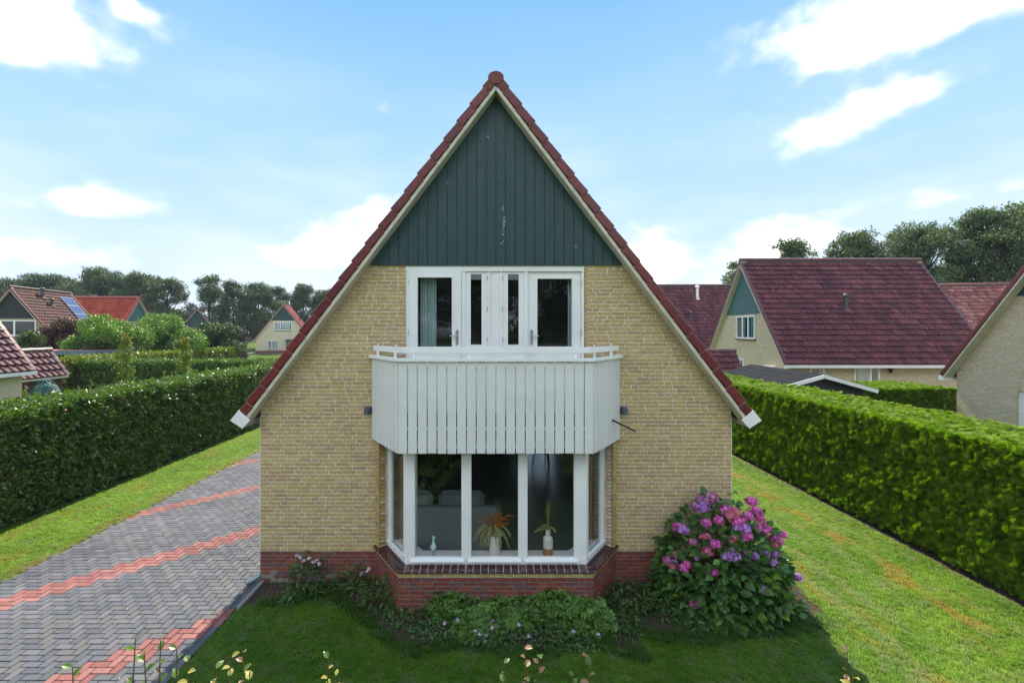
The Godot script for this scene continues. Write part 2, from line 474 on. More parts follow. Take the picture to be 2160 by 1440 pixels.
func make_drive():
	var root := thing("driveway", "", "")
	root.remove_meta("label"); root.remove_meta("category")
	structure(root)
	var mb := MB.new()
	mb.quad(Vector3(DRIVE_L, 0.008, 5.5), Vector3(DRIVE_R, 0.008, 5.5), Vector3(DRIVE_R, 0.008, -16), Vector3(DRIVE_L, 0.008, -16))
	structure(part("sand_bed", mb, mats.joint_sand, root))
	# herringbone of 0.21 x 0.105 bricks; the red bands run diagonally
	var s := 0.105
	var list := []
	var greys := [Color(0.155, 0.162, 0.185), Color(0.125, 0.132, 0.155), Color(0.19, 0.19, 0.205), Color(0.145, 0.15, 0.172), Color(0.17, 0.165, 0.17)]
	var reds := [Color(0.37, 0.145, 0.13), Color(0.32, 0.12, 0.108), Color(0.41, 0.18, 0.155)]
	var keys := {}
	var jj := -150
	while jj < 54:
		for ii in range(-80, -34):
			# the cell (ii, jj): k = (ii - jj) mod 4 tells which half of which brick it is
			var k := posmod(ii - jj, 4)
			var x := ii * s
			var z := jj * s
			var c := Vector3.ZERO
			var turned := false
			if k == 0: c = Vector3(x + s, 0, z + s / 2)
			elif k == 3:
				c = Vector3(x + s / 2, 0, z + s); turned = true
			else: continue
			var over: float = c.x + (0.05 if turned else 0.1) - (DRIVE_R - 0.108)
			if c.x < DRIVE_L - 0.02 or c.z > 5.3 or over > (0.07 if turned else 0.17): continue
			var sum := c.x + c.z
			var band := absf(wrapf(sum + 2.9, -1.965, 1.965)) < 0.27
			list.append([c - Vector3(maxf(over, 0) / 2, 0, 0), turned, band, maxf(over, 0)])
		jj += 1
	for i in 200:                                            # straight edging course beside the lawn
		var z := 5.2 - i * 0.21
		if z < -14: break
		list.append([Vector3(DRIVE_R - 0.055, 0, z), true, absf(wrapf(DRIVE_R + z + 2.9, -1.965, 1.965)) < 0.27 and z < 3.0, 0.0])
	var eye := Vector3(0, CH, D0)
	var seen := func(p: Vector3) -> bool:
		var d := D0 - p.z
		if d < 5.2: return false
		var px: float = VX + p.x / d * F
		return px > -30 and (px < 560 or p.z > 0)
	list.sort_custom(func(a, b): return a[0].distance_squared_to(eye) + (0 if seen.call(a[0]) else 1000) < b[0].distance_squared_to(eye) + (0 if seen.call(b[0]) else 1000))
	var meshes := {}
	var rest := MB.new()
	for i in list.size():
		var c: Vector3 = list[i][0]
		var pal: Array = reds if list[i][2] else greys
		var tint := rng.randi() % pal.size()
		var b := Basis(Vector3.UP, (PI / 2 if list[i][1] else 0.0) + R(-0.012, 0.012))
		b = b * Basis(Vector3(1, 0, 0), R(-0.012, 0.012)) * Basis(Vector3(0, 0, 1), R(-0.008, 0.008))
		var p := c + Vector3(R(-0.0015, 0.0015), 0.003 + R(-0.003, 0.002), R(-0.0015, 0.0015))
		var sz := Vector3(0.203, 0.05, 0.098)
		if list[i][3] > 0: sz -= (Vector3(0, 0, 1) if list[i][1] else Vector3(1, 0, 0)) * float(list[i][3])
		if i < 300:
			var key := "%s%d%.2f%.2f" % [list[i][2], tint, sz.x, sz.z]
			if not meshes.has(key):
				var m := MB.new()
				m.col = pal[tint]
				m.cbox(Vector3.ZERO, sz, 0.006)
				meshes[key] = m.mesh()
			put("paver", meshes[key], mats.paver, root, Transform3D(b, p))
		else:
			rest.col = vary(pal[tint], 0.1) * (1.0 + 0.22 * noise_b.get_noise_2d(p.x * 2.0, p.z * 2.0))
			rest.cbox(p, sz, 0.006, b)
	stuff(part("paver_field", rest, mats.paver, root))
	var lit := MB.new()
	for i in 900:                                            # straw, seeds and leaf bits blown over the paving
		var z := R(-9.0, 2.6)
		var x := R(DRIVE_L, DRIVE_R)
		if noise_a.get_noise_2d(x * 4.0, z * 4.0) < R(-0.25, 0.35): continue
		lit.col = vary(Color(0.36, 0.27, 0.14), 0.4)
		lit.box(Vector3(x, 0.034, z), Vector3(R(0.01, 0.05), 0.003, R(0.003, 0.012)), Basis(Vector3.UP, R(0, TAU)) * Basis(Vector3(0, 0, 1), R(-0.15, 0.15)))
	stuff(part("dry_litter", lit, mats.painted, root))
	# concrete edging strip by the house corner
	mb = MB.new()
	mb.cbox(Vector3(-3.77, 0.02, 0.25), Vector3(0.06, 0.1, 0.95), 0.008)
	var e := put("edging_stone", mb.mesh(), mats.concrete, self)
	tag(e, "narrow concrete edging strip between driveway and planting bed by house corner", "edging")

func make_grass():
	var tuft := MB.new()
	var r := RandomNumberGenerator.new()
	r.seed = 4
	for k in 9:
		var a := r.randf() * TAU
		var o := Vector3(r.randf_range(-0.02, 0.02), 0, r.randf_range(-0.02, 0.02))
		var d := Vector3(cos(a), 0, sin(a))
		var s := Vector3(-sin(a), 0, cos(a)) * 0.0028
		var h := r.randf_range(0.022, 0.042)
		var mid := o + d * h * 0.25 + Vector3(0, h * 0.65, 0)
		var tip := o + d * h * r.randf_range(0.7, 1.2) + Vector3(0, h, 0)
		var up := (Vector3.UP * 1.2 + d * 0.4).normalized()
		tuft.col = Color.WHITE
		tuft.trin(o - s, o + s, mid + s * 0.8, up, up, up)
		tuft.trin(o - s, mid + s * 0.8, mid - s * 0.8, up, up, up)
		tuft.trin(mid - s * 0.8, mid + s * 0.8, tip, up, up, up)
	var tm := tuft.mesh()
	var ins := Inst.new()
	var add := func(x0, x1, z0, z1, count):
		for i in count:
			var x := R(x0, x1)
			var z := R(z0, z1)
			if not is_lawn(x, z): continue
			var c := vary(lawn_color(x, z), 0.28, 0.12)
			ins.add(Basis(Vector3.UP, R(0, TAU)).scaled(Vector3.ONE * R(0.7, 1.25)), Vector3(x, 0.003, z), c)
	add.call(-3.8, 7.8, 0.3, 2.7, 42000)
	add.call(3.6, 7.8, -4.0, 0.6, 30000)
	add.call(4.0, 7.9, -11.0, -4.0, 22000)
	add.call(-10.2, -7.95, -3.5, 1.5, 15000)
	add.call(-10.2, -7.95, -13.0, -3.5, 16000)
	var o := copies("grass", ins, tm, mats.grass, self)
	tag(o, "short mown grass of the lawns beside the house and driveway", "grass")
	var weeds := Inst.new()
	for i in 1500:
		var x := R(-10.1, 7.7)
		var z := R(-9.0, 2.6)
		if not is_lawn(x, z) or noise_a.get_noise_2d(x * 3.0 + 9, z * 3.0) < 0.05: continue
		weeds.add(Basis(Vector3.UP, R(0, TAU)).scaled(Vector3(R(1.0, 2.2), R(0.5, 0.9), R(1.0, 2.2))), Vector3(x, 0.004, z), Color(0.34, 0.37, 0.20) if rng.randf() < 0.5 else Color(0.09, 0.17, 0.03))
	var wo := copies("lawn_weeds", weeds, tm, mats.grass, self)
	tag(wo, "pale clippings and darker weed tufts scattered through the lawns", "weeds")
	# longer weeds and grass along the bed's edge
	ins = Inst.new()
	for i in 1500:
		var x := R(-3.6, 4.7)
		var z := bed_edge(x) + R(-0.12, 0.14)
		ins.add(Basis(Vector3.UP, R(0, TAU)).scaled(Vector3(1.6, R(1.0, 2.6), 1.6)), Vector3(x, 0.005, z), vary(Color(0.11, 0.2, 0.035), 0.4, 0.15))
	o = copies("bed_grass", ins, tm, mats.grass, self)
	tag(o, "longer rough grass fringing the planting bed before the bay", "grass")

# ------------------------------------------------------------------ brickwork
const YELLOWS := [Color(0.60, 0.43, 0.18), Color(0.57, 0.395, 0.17), Color(0.63, 0.465, 0.205), Color(0.54, 0.36, 0.18), Color(0.585, 0.425, 0.19)]
const REDS := [Color(0.29, 0.075, 0.052), Color(0.225, 0.075, 0.066), Color(0.34, 0.10, 0.062), Color(0.215, 0.105, 0.098), Color(0.26, 0.07, 0.054), Color(0.33, 0.27, 0.24)]
const PALES := [Color(0.68, 0.56, 0.36), Color(0.64, 0.52, 0.33), Color(0.71, 0.60, 0.40), Color(0.62, 0.51, 0.34), Color(0.66, 0.53, 0.33)]
var brick_meshes := {}

func brick_shape(mb: MB, o: Vector3, b: Basis, l: float, h: float):       # face at o, four bevels, four sides
	var x := l / 2; var y := h / 2; var c := 0.004
	var f := []; var m := []; var k := []
	for q in [[-1, -1], [1, -1], [1, 1], [-1, 1]]:
		f.append(o + b * Vector3(q[0] * (x - c), q[1] * (y - c), 0))
		m.append(o + b * Vector3(q[0] * x, q[1] * y, -c))
		k.append(o + b * Vector3(q[0] * x, q[1] * y, -0.02))
	mb.quad(f[0], f[1], f[2], f[3])
	for i in 4:
		var j := (i + 1) % 4
		mb.quad(m[i], m[j], f[j], f[i])
		mb.quad(k[i], k[j], m[j], m[i])

# Lays courses on a face: lists [centre, basis, length, height, tint]; slope cuts come back as outlines.
func lay(origin: Vector3, ux: Vector3, x0: float, x1: float, y0: float, n: int, pitch: float, holes: Array, roof, list: Array, cut: Array):
	var nrm := ux.cross(Vector3.UP)
	var b := Basis(ux, Vector3.UP, nrm)
	var bh := pitch - 0.0125
	for r in n:
		var ya := y0 + r * pitch
		var yb := ya + bh
		var spans := [[x0, x1]]
		if roof:
			var lim: float = (roof[1] - ya) / T
			if lim <= 0: break
			spans = [[maxf(x0, roof[0] - lim), minf(x1, roof[0] + lim)]]
			if spans[0][0] >= spans[0][1]: continue
		for hl in holes:
			if hl[2] >= ya + bh * 0.5 or hl[3] <= ya + bh * 0.5: continue
			var out := []
			for s in spans:
				if hl[0] > s[0]: out.append([s[0], minf(s[1], hl[0])])
				if hl[1] < s[1]: out.append([maxf(s[0], hl[1]), s[1]])
			spans = out
		for s in spans:
			var x: float = s[0]
			if s[1] - x < 0.04: continue
			var first := true
			while x < s[1] - 0.02:
				var l := 0.21 if rng.randf() < 0.74 else 0.10
				if first: l = R(0.07, 0.21) if roof and x > x0 + 0.001 else 0.155 if r % 2 == 1 else [0.10, 0.21][rng.randi() % 2]
				first = false
				if s[1] - x - l < 0.06: l = s[1] - x
				var tint := rng.randi() % 5
				if l > 0.215:
					l = l / 2 - 0.005
				if roof and (absf(x - roof[0]) > (roof[1] - yb) / T or absf(x + l - roof[0]) > (roof[1] - yb) / T):
					var poly := PackedVector2Array([Vector2(x, ya), Vector2(x + l, ya), Vector2(x + l, yb), Vector2(x, yb)])
					poly = clip(poly, roof)
					if poly.size() > 2: cut.append([origin, b, poly, tint])
				else:
					var o := origin + ux * (x + l / 2) + Vector3.UP * (ya + bh / 2) + nrm * R(-0.0012, 0.0012)
					list.append([o, b, l, bh, tint])
				x += l + 0.012

func clip(poly: PackedVector2Array, roof) -> PackedVector2Array:
	for sgn in [-1.0, 1.0]:
		var out := PackedVector2Array()
		for i in poly.size():
			var a := poly[i]
			var b := poly[(i + 1) % poly.size()]
			var fa: float = roof[1] - T * sgn * (a.x - roof[0]) - a.y
			var fb: float = roof[1] - T * sgn * (b.x - roof[0]) - b.y
			if fa >= 0: out.append(a)
			if (fa >= 0) != (fb >= 0): out.append(a.lerp(b, fa / (fa - fb)))
		poly = out
	return poly

func half(poly: PackedVector2Array, n: Vector2, k: float) -> PackedVector2Array:      # keeps n . p <= k
	var out := PackedVector2Array()
	for i in poly.size():
		var p := poly[i]
		var q := poly[(i + 1) % poly.size()]
		var fp := k - n.dot(p); var fq := k - n.dot(q)
		if fp >= 0: out.append(p)
		if (fp >= 0) != (fq >= 0): out.append(p.lerp(q, fp / (fp - fq)))
	return out

func slab(mb: MB, poly: PackedVector2Array, holes: Array, z0: float, z1: float, x := Transform3D()):   # a wall with rectangular openings
	if holes.is_empty():
		mb.prism(poly, z0, z1, x)
		return
	var cuts := [-100.0, 100.0]
	for h in holes:
		cuts.append(h[0]); cuts.append(h[1])
	cuts.sort()
	for i in cuts.size() - 1:
		if cuts[i + 1] - cuts[i] < 0.001: continue
		var strip := half(half(poly, Vector2(-1, 0), -cuts[i]), Vector2(1, 0), cuts[i + 1])
		if strip.size() < 3: continue
		var mid: float = (cuts[i] + cuts[i + 1]) / 2
		var low := -100.0
		var over := []
		for h in holes:
			if h[0] < mid and h[1] > mid: over.append(h)
		over.sort_custom(func(p, q): return p[2] < q[2])
		for h in over:
			var piece := half(half(strip, Vector2(0, 1), h[2]), Vector2(0, -1), -low)
			if piece.size() > 2: mb.prism(piece, z0, z1, x)
			low = h[3]
		var last := half(strip, Vector2(0, -1), -low)
		if last.size() > 2: mb.prism(last, z0, z1, x)

func build_bricks(parent: Node3D, list: Array, cut: Array, pal: Array, single: int, inverse := Transform3D()):
	var eye := inverse * Vector3(0, CH, D0)
	list.sort_custom(func(a, b): return a[0].distance_squared_to(eye) < b[0].distance_squared_to(eye))
	var rest := MB.new()
	for i in list.size():
		var e: Array = list[i]
		if i < single:
			var key := "%s_%.3f_%.3f_%d" % [str(pal[0]), e[2], e[3], e[4]]
			if not brick_meshes.has(key):
				var m := MB.new()
				m.col = pal[e[4]]
				brick_shape(m, Vector3.ZERO, Basis(), e[2], e[3])
				brick_meshes[key] = m.mesh()
			put("brick", brick_meshes[key], mats.brick, parent, Transform3D(e[1], e[0]))
		else:
			rest.col = vary(pal[e[4]], 0.06)
			brick_shape(rest, e[0], e[1], e[2], e[3])
	for e in cut:
		rest.col = pal[e[3]]
		rest.prism(e[2], -0.02, 0.0, Transform3D(e[1], e[0]))
	if rest.v.size(): stuff(part("brick_field", rest, mats.brick, parent))

# ------------------------------------------------------------------ roof tiles
var tile_mesh := {}
func tile(w: float, g: float, c: Color) -> ArrayMesh:         # a profiled concrete tile: x across, -y down the slope, z out
	var key := "%.2f%.2f%s" % [w, g, c]
	if tile_mesh.has(key): return tile_mesh[key]
	var mb := MB.new()
	mb.col = c
	var prof := []
	for k in 9:
		var t := k / 8.0
		var z := 0.0
		if t < 0.5: z = 0.046 * sin(t / 0.5 * PI)
		else: z = -0.004 * sin((t - 0.5) / 0.5 * PI)
		prof.append(Vector2((t - 0.5) * w, z))
	var lo := -g * 0.56; var hi := g * 0.56
	for k in 8:
		var a: Vector2 = prof[k]; var b: Vector2 = prof[k + 1]
		var A := Vector3(a.x, lo, a.y + 0.074); var B := Vector3(b.x, lo, b.y + 0.074)
		var C := Vector3(b.x, hi, b.y); var D := Vector3(a.x, hi, a.y)
		mb.quad(A, B, C, D)
		mb.quad(A - Vector3(0, 0, 0.03), B - Vector3(0, 0, 0.03), B, A)
	tile_mesh[key] = mb.mesh()
	return tile_mesh[key]

# A slope of tiles. corner: lower left; ux along the eave; up along the slope.
func tiles(parent: Node3D, corner: Vector3, ux: Vector3, up: Vector3, width: float, length: float, pal: Array, single: int, eye: Vector3):
	var nrm := ux.cross(up).normalized()
	var b := Basis(ux, up, nrm)
	var nx := int(round(width / 0.30)); var ny := int(round(length / 0.335))
	var tw := width / nx; var tg := length / ny
	var list := []
	for j in ny:
		for i in nx:
			var p := corner + ux * ((i + 0.5) * tw) + up * ((j + 0.5) * tg) + nrm * R(-0.003, 0.003)
			list.append(p)
	list.sort_custom(func(p, q): return p.distance_squared_to(eye) < q.distance_squared_to(eye))
	var ins := Inst.new()
	for i in list.size():
		var bb := b * Basis(Vector3(0, 0, 1), R(-0.006, 0.006))
		if i < single:
			put("roof_tile", tile(tw, tg, pal[rng.randi() % pal.size()]), mats.tile, parent, Transform3D(bb, list[i]))
		else: ins.add(bb, list[i], vary(pal[rng.randi() % pal.size()], 0.12) * (1.0 + 0.35 * noise_a.get_noise_2d(list[i].dot(ux) * 3.0, list[i].y * 0.8)))
	if ins.count: copies("tile_field", ins, tile(tw, tg, Color.WHITE), mats.tile, parent)

func ridge_cap(mb: MB, a: Vector3, b: Vector3, s := 1.0):     # half-round ridge tiles from a to b
	var n := int(ceil(a.distance_to(b) / 0.4))
	var d := (b - a).normalized()
	var side := d.cross(Vector3.UP).normalized()
	for k in n:
		var p := a.lerp(b, k / float(n)); var q := a.lerp(b, (k + 1) / float(n))
		var bs := Basis(side, Vector3.UP, -d)
		var r := s * (1.0 if k % 2 == 0 else 1.0)
		var poly := PackedVector2Array([Vector2(-0.122, 0.06), Vector2(-0.06, -0.03), Vector2(0.06, -0.03), Vector2(0.122, 0.06), Vector2(0.118, 0.10), Vector2(0.075, 0.148), Vector2(0, 0.168), Vector2(-0.075, 0.148), Vector2(-0.118, 0.10)])
		for i in poly.size(): poly[i] = poly[i] * r
		mb.prism(poly, 0.0, -(p.distance_to(q) + 0.012), Transform3D(bs, p + Vector3.UP * 0.006 * (k % 2)))

# ------------------------------------------------------------------ windows
func pane_window(parent: Node3D, called: String, x: Transform3D, w: float, h: float, panes: Array, frame_mat: Material, opts := {}):
	# panes: shares of the width; stands just proud of a wall: a dark room plate, curtains, glass, frame
	var root := Node3D.new()
	root.name = called
	root.transform = x
	parent.add_child(root, true)
	var fw: float = opts.get("frame", 0.06)
	var mb := MB.new()
	mb.bx(-w / 2 - fw, w / 2 + fw, -fw, 0, 0.0, 0.07); mb.bx(-w / 2 - fw, w / 2 + fw, h, h + fw, 0.0, 0.07)
	mb.bx(-w / 2 - fw, -w / 2, 0, h, 0.0, 0.069); mb.bx(w / 2, w / 2 + fw, 0, h, 0.0, 0.069)
	var total := 0.0
	for p in panes: total += p
	var at_x := -w / 2
	for k in panes.size():
		at_x += w * panes[k] / total
		if k < panes.size() - 1: mb.bx(at_x - fw * 0.6, at_x + fw * 0.6, 0, h, 0.002, 0.066)
	part("frame", mb, frame_mat, root)
	mb = MB.new()
	mb.bx(-w / 2, w / 2, 0, h, 0.046, 0.05)
	part("pane", mb, mats.glass, root)
	if opts.has("sill"):
		mb = MB.new()
		mb.cbox(Vector3(0, -fw - 0.025, 0.05), Vector3(w + 2 * fw + 0.08, 0.05, 0.16), 0.006)
		part("sill", mb, opts.sill, root)
	if opts.has("curtain"):
		for s in opts.get("curtain_at", [-0.36, 0.36]):
			var cm := MB.new()
			for k in 10:
				var a: float = s * w - 0.1 * w + k * 0.02 * w
				cm.bx(a, a + 0.019 * w, 0.02, h - 0.01, 0.012, 0.018 + 0.012 * (k % 2))
			part("curtain", cm, opts.curtain, root)
	return root

func face(x: float, y: float, z: float, turn := 0.0) -> Transform3D:
	return Transform3D(Basis(Vector3.UP, turn), Vector3(x, y, z))

# ------------------------------------------------------------------ a neighbour's house
# Ridge along local z, gable at z = 0 facing +z, length L to -z.
func house(called: String, label: String, pos: Vector3, turn: float, L: float, o := {}) -> Node3D:
	var root := thing(called, label, "house", pos, turn, "")
	var inv := root.transform.affine_inverse()
	var eye := inv * Vector3(0, CH, D0)
	var wall: float = o.get("wall", 3.81)
	var tip: float = o.get("tip", 4.12)
	var k: float = o.get("scale", 1.0)
	var ridge: float = o.get("ridge", 8.0)
	var top := ridge - 0.05
	var soff := top - 0.309
	var eave := top - T * tip
	var pal: Array = o.get("tiles", [Color(0.15, 0.06, 0.068), Color(0.13, 0.055, 0.065), Color(0.17, 0.065, 0.07)])
	var vg: float = o.get("verge", 0.28)
	# walls: two gables, two long sides
	var wm: Material = o.get("wall_mat", mats.wall_far)
	var clad: float = o.get("clad", 5.15)
	var mb := MB.new()
	var gable := PackedVector2Array([Vector2(-wall, 0), Vector2(wall, 0), Vector2(wall, soff - T * wall), Vector2(0, soff), Vector2(-wall, soff - T * wall)])
	var open: Dictionary = o.get("open", {})
	slab(mb, gable, open.get("front", []), -0.25, -0.005)
	mb.prism(gable, -L, -L + 0.25)
	mb.bx(-wall, -wall + 0.2, 0, soff - T * wall, -L + 0.25, -0.25)
	slab(mb, PackedVector2Array([Vector2(0.25, 0), Vector2(L - 0.25, 0), Vector2(L - 0.25, soff - T * wall), Vector2(0.25, soff - T * wall)]), open.get("right", []), 0.0, 0.2, Transform3D(Basis(Vector3(0, 0, -1), Vector3.UP, Vector3.RIGHT), Vector3(wall - 0.2, 0, 0)))
	var walls := part("wall", mb, wm, root)
	mb = MB.new()
	mb.bx(-wall + 0.2, wall - 0.2, 0.01, 0.2, -L + 0.26, -0.26)
	mb.bx(-wall + 0.2, wall - 0.2, 2.6, 2.8, -L + 0.26, -0.26)
	stuff(part("floors", mb, mats.interior, root))
	if o.has("plinth"):
		mb = MB.new()
		mb.bx(-wall - 0.01, wall + 0.01, 0, 0.5, -L - 0.01, 0.0)
		part("plinth", mb, o.plinth, root)
	if o.has("bricks"):
		for e in o.bricks:                                    # [side, number laid singly]
			var list := []; var cut := []
			var holes: Array = open.get(e[0], [])
			if e[0] == "front": lay(Vector3(0, 0, 0), Vector3.RIGHT, -wall, wall, 0, int(clad / 0.0625), 0.0625, holes, [0.0, soff], list, cut)
			elif e[0] == "left": lay(Vector3(-wall - 0.005, 0, 0), Vector3(0, 0, 1), -L, 0, 0, int((soff - T * wall) / 0.0625), 0.0625, holes, null, list, cut)
			else: lay(Vector3(wall + 0.005, 0, 0), Vector3(0, 0, -1), 0, L, 0, int((soff - T * wall) / 0.0625), 0.0625, holes, null, list, cut)
			build_bricks(walls, list, cut, PALES, e[1], inv)
	# cladding with real grooves on both gables
	var cl := (soff - clad) / T
	mb = MB.new()
	var n := int(2 * cl / 0.15)
	var bw := 2 * cl / n
	for g in [[0.0, 0.028], [-L - 0.028, -L]]:
		mb = MB.new()
		for i in n:
			var a := -cl + i * bw + 0.005; var b := a + bw - 0.01
			var poly := PackedVector2Array([Vector2(a, clad), Vector2(b, clad), Vector2(b, 9), Vector2(a, 9)])
			poly = clip(poly, [0.0, soff])
			if poly.size() > 2: mb.prism(poly, g[0], g[1])
		mb.prism(PackedVector2Array([Vector2(-cl, clad), Vector2(cl, clad), Vector2(0, soff)]), g[0] + 0.002, g[1] - 0.012)
		part("gable_cladding", mb, o.get("clad_mat", mats.cladding), root)
	# roof: deck, barge boards, fascia, tiles, verge tiles, ridge
	var roof := Node3D.new()
	roof.name = "roof"
	root.add_child(roof)
	var th := atan(T)
	for sgn in [-1.0, 1.0]:
		var dirv := Vector3(-sgn * cos(th), sin(th), 0)      # up the slope
		var nrm := Vector3(sgn * sin(th), cos(th), 0)
		var low := Vector3(sgn * tip, eave, 0)
		var len := tip / cos(th)
		var bs := Basis(dirv, nrm, dirv.cross(nrm))
		mb = MB.new()
		mb.box(low + dirv * len / 2 - nrm * 0.115 + Vector3(0, 0, -L / 2), Vector3(len, 0.13, L + 0.1), bs)
		part("roof_deck", mb, mats.interior_dark, roof)
		mb = MB.new()
		for zc in [vg / 2, -L - vg / 2]:
			mb.box(low + dirv * len / 2 - nrm * 0.165 + Vector3(0, 0, zc), Vector3(len, 0.05 + o.get("barge", 0.0), vg + 0.02), bs)
		part("barge_board", mb, mats.cream, roof)
		mb = MB.new()
		mb.bx(minf(sgn * (tip - 0.14), sgn * (tip + 0.05)), maxf(sgn * (tip - 0.14), sgn * (tip + 0.05)), eave - 0.2, eave - 0.06, -L - vg, vg)
		part("gutter", mb, mats.white, roof)
		var ux := Vector3(0, 0, -1) if sgn > 0 else Vector3(0, 0, 1)
		var c0 := low + Vector3(0, 0, vg * 0.6 if sgn > 0 else -L - vg * 0.6) - nrm * 0.045
		tiles(roof, c0, ux, dirv, L + vg * 1.2, len - 0.05, pal, o.get("single", {}).get(sgn, 0), eye)
		mb = MB.new()
		var m := int(len / 0.338)
		for zc in [vg - 0.06, -L - vg + 0.06]:
			for i in m:
				mb.col = vary(Color(0.17, 0.035, 0.035) if not o.has("verge_col") else o.verge_col, 0.15)
				mb.cbox(low + dirv * ((i + 0.5) * len / m) - nrm * (0.068 - 0.012) + Vector3(0, 0, zc), Vector3(len / m + 0.02, 0.13, 0.16), 0.01, bs * Basis(Vector3(0, 0, 1), -0.045 * 1.0))
		part("verge_tiles", mb, mats.verge, roof)
	mb = MB.new()
	mb.col = pal[0] * 0.95
	ridge_cap(mb, Vector3(0, top - 0.05, vg + 0.03), Vector3(0, top - 0.05, -L - vg), 1.1)
	part("ridge_tiles", mb, mats.verge, roof)
	return root

func flue(parent: Node3D, at_: Vector3, h: float, r: float, m: Material, hat := true):
	var mb := MB.new()
	mb.lathe([Vector2(r * 2.0, -0.1), Vector2(r, 0.1), Vector2(r, h), Vector2(0.001, h)], 10, Transform3D(Basis(), at_))
	if hat: mb.lathe([Vector2(r * 0.8, h), Vector2(r * 1.5, h + 0.03), Vector2(r * 1.5, h + 0.14), Vector2(r * 0.9, h + 0.2), Vector2(0.001, h + 0.2)], 10, Transform3D(Basis(), at_))
	part("flue_pipe", mb, m, parent)

# ------------------------------------------------------------------ the house in the middle
func beam(mb: MB, a: Vector3, b: Vector3, w: float, h: float, ch := 0.004):      # box from a to b, w across, h high
	var d := (b - a).normalized()
	var side := d.cross(Vector3.UP).normalized()
	mb.cbox((a + b) / 2, Vector3(a.distance_to(b), h, w), ch, Basis(d, Vector3.UP, -side if d.cross(Vector3.UP).dot(-side) > 0 else side))

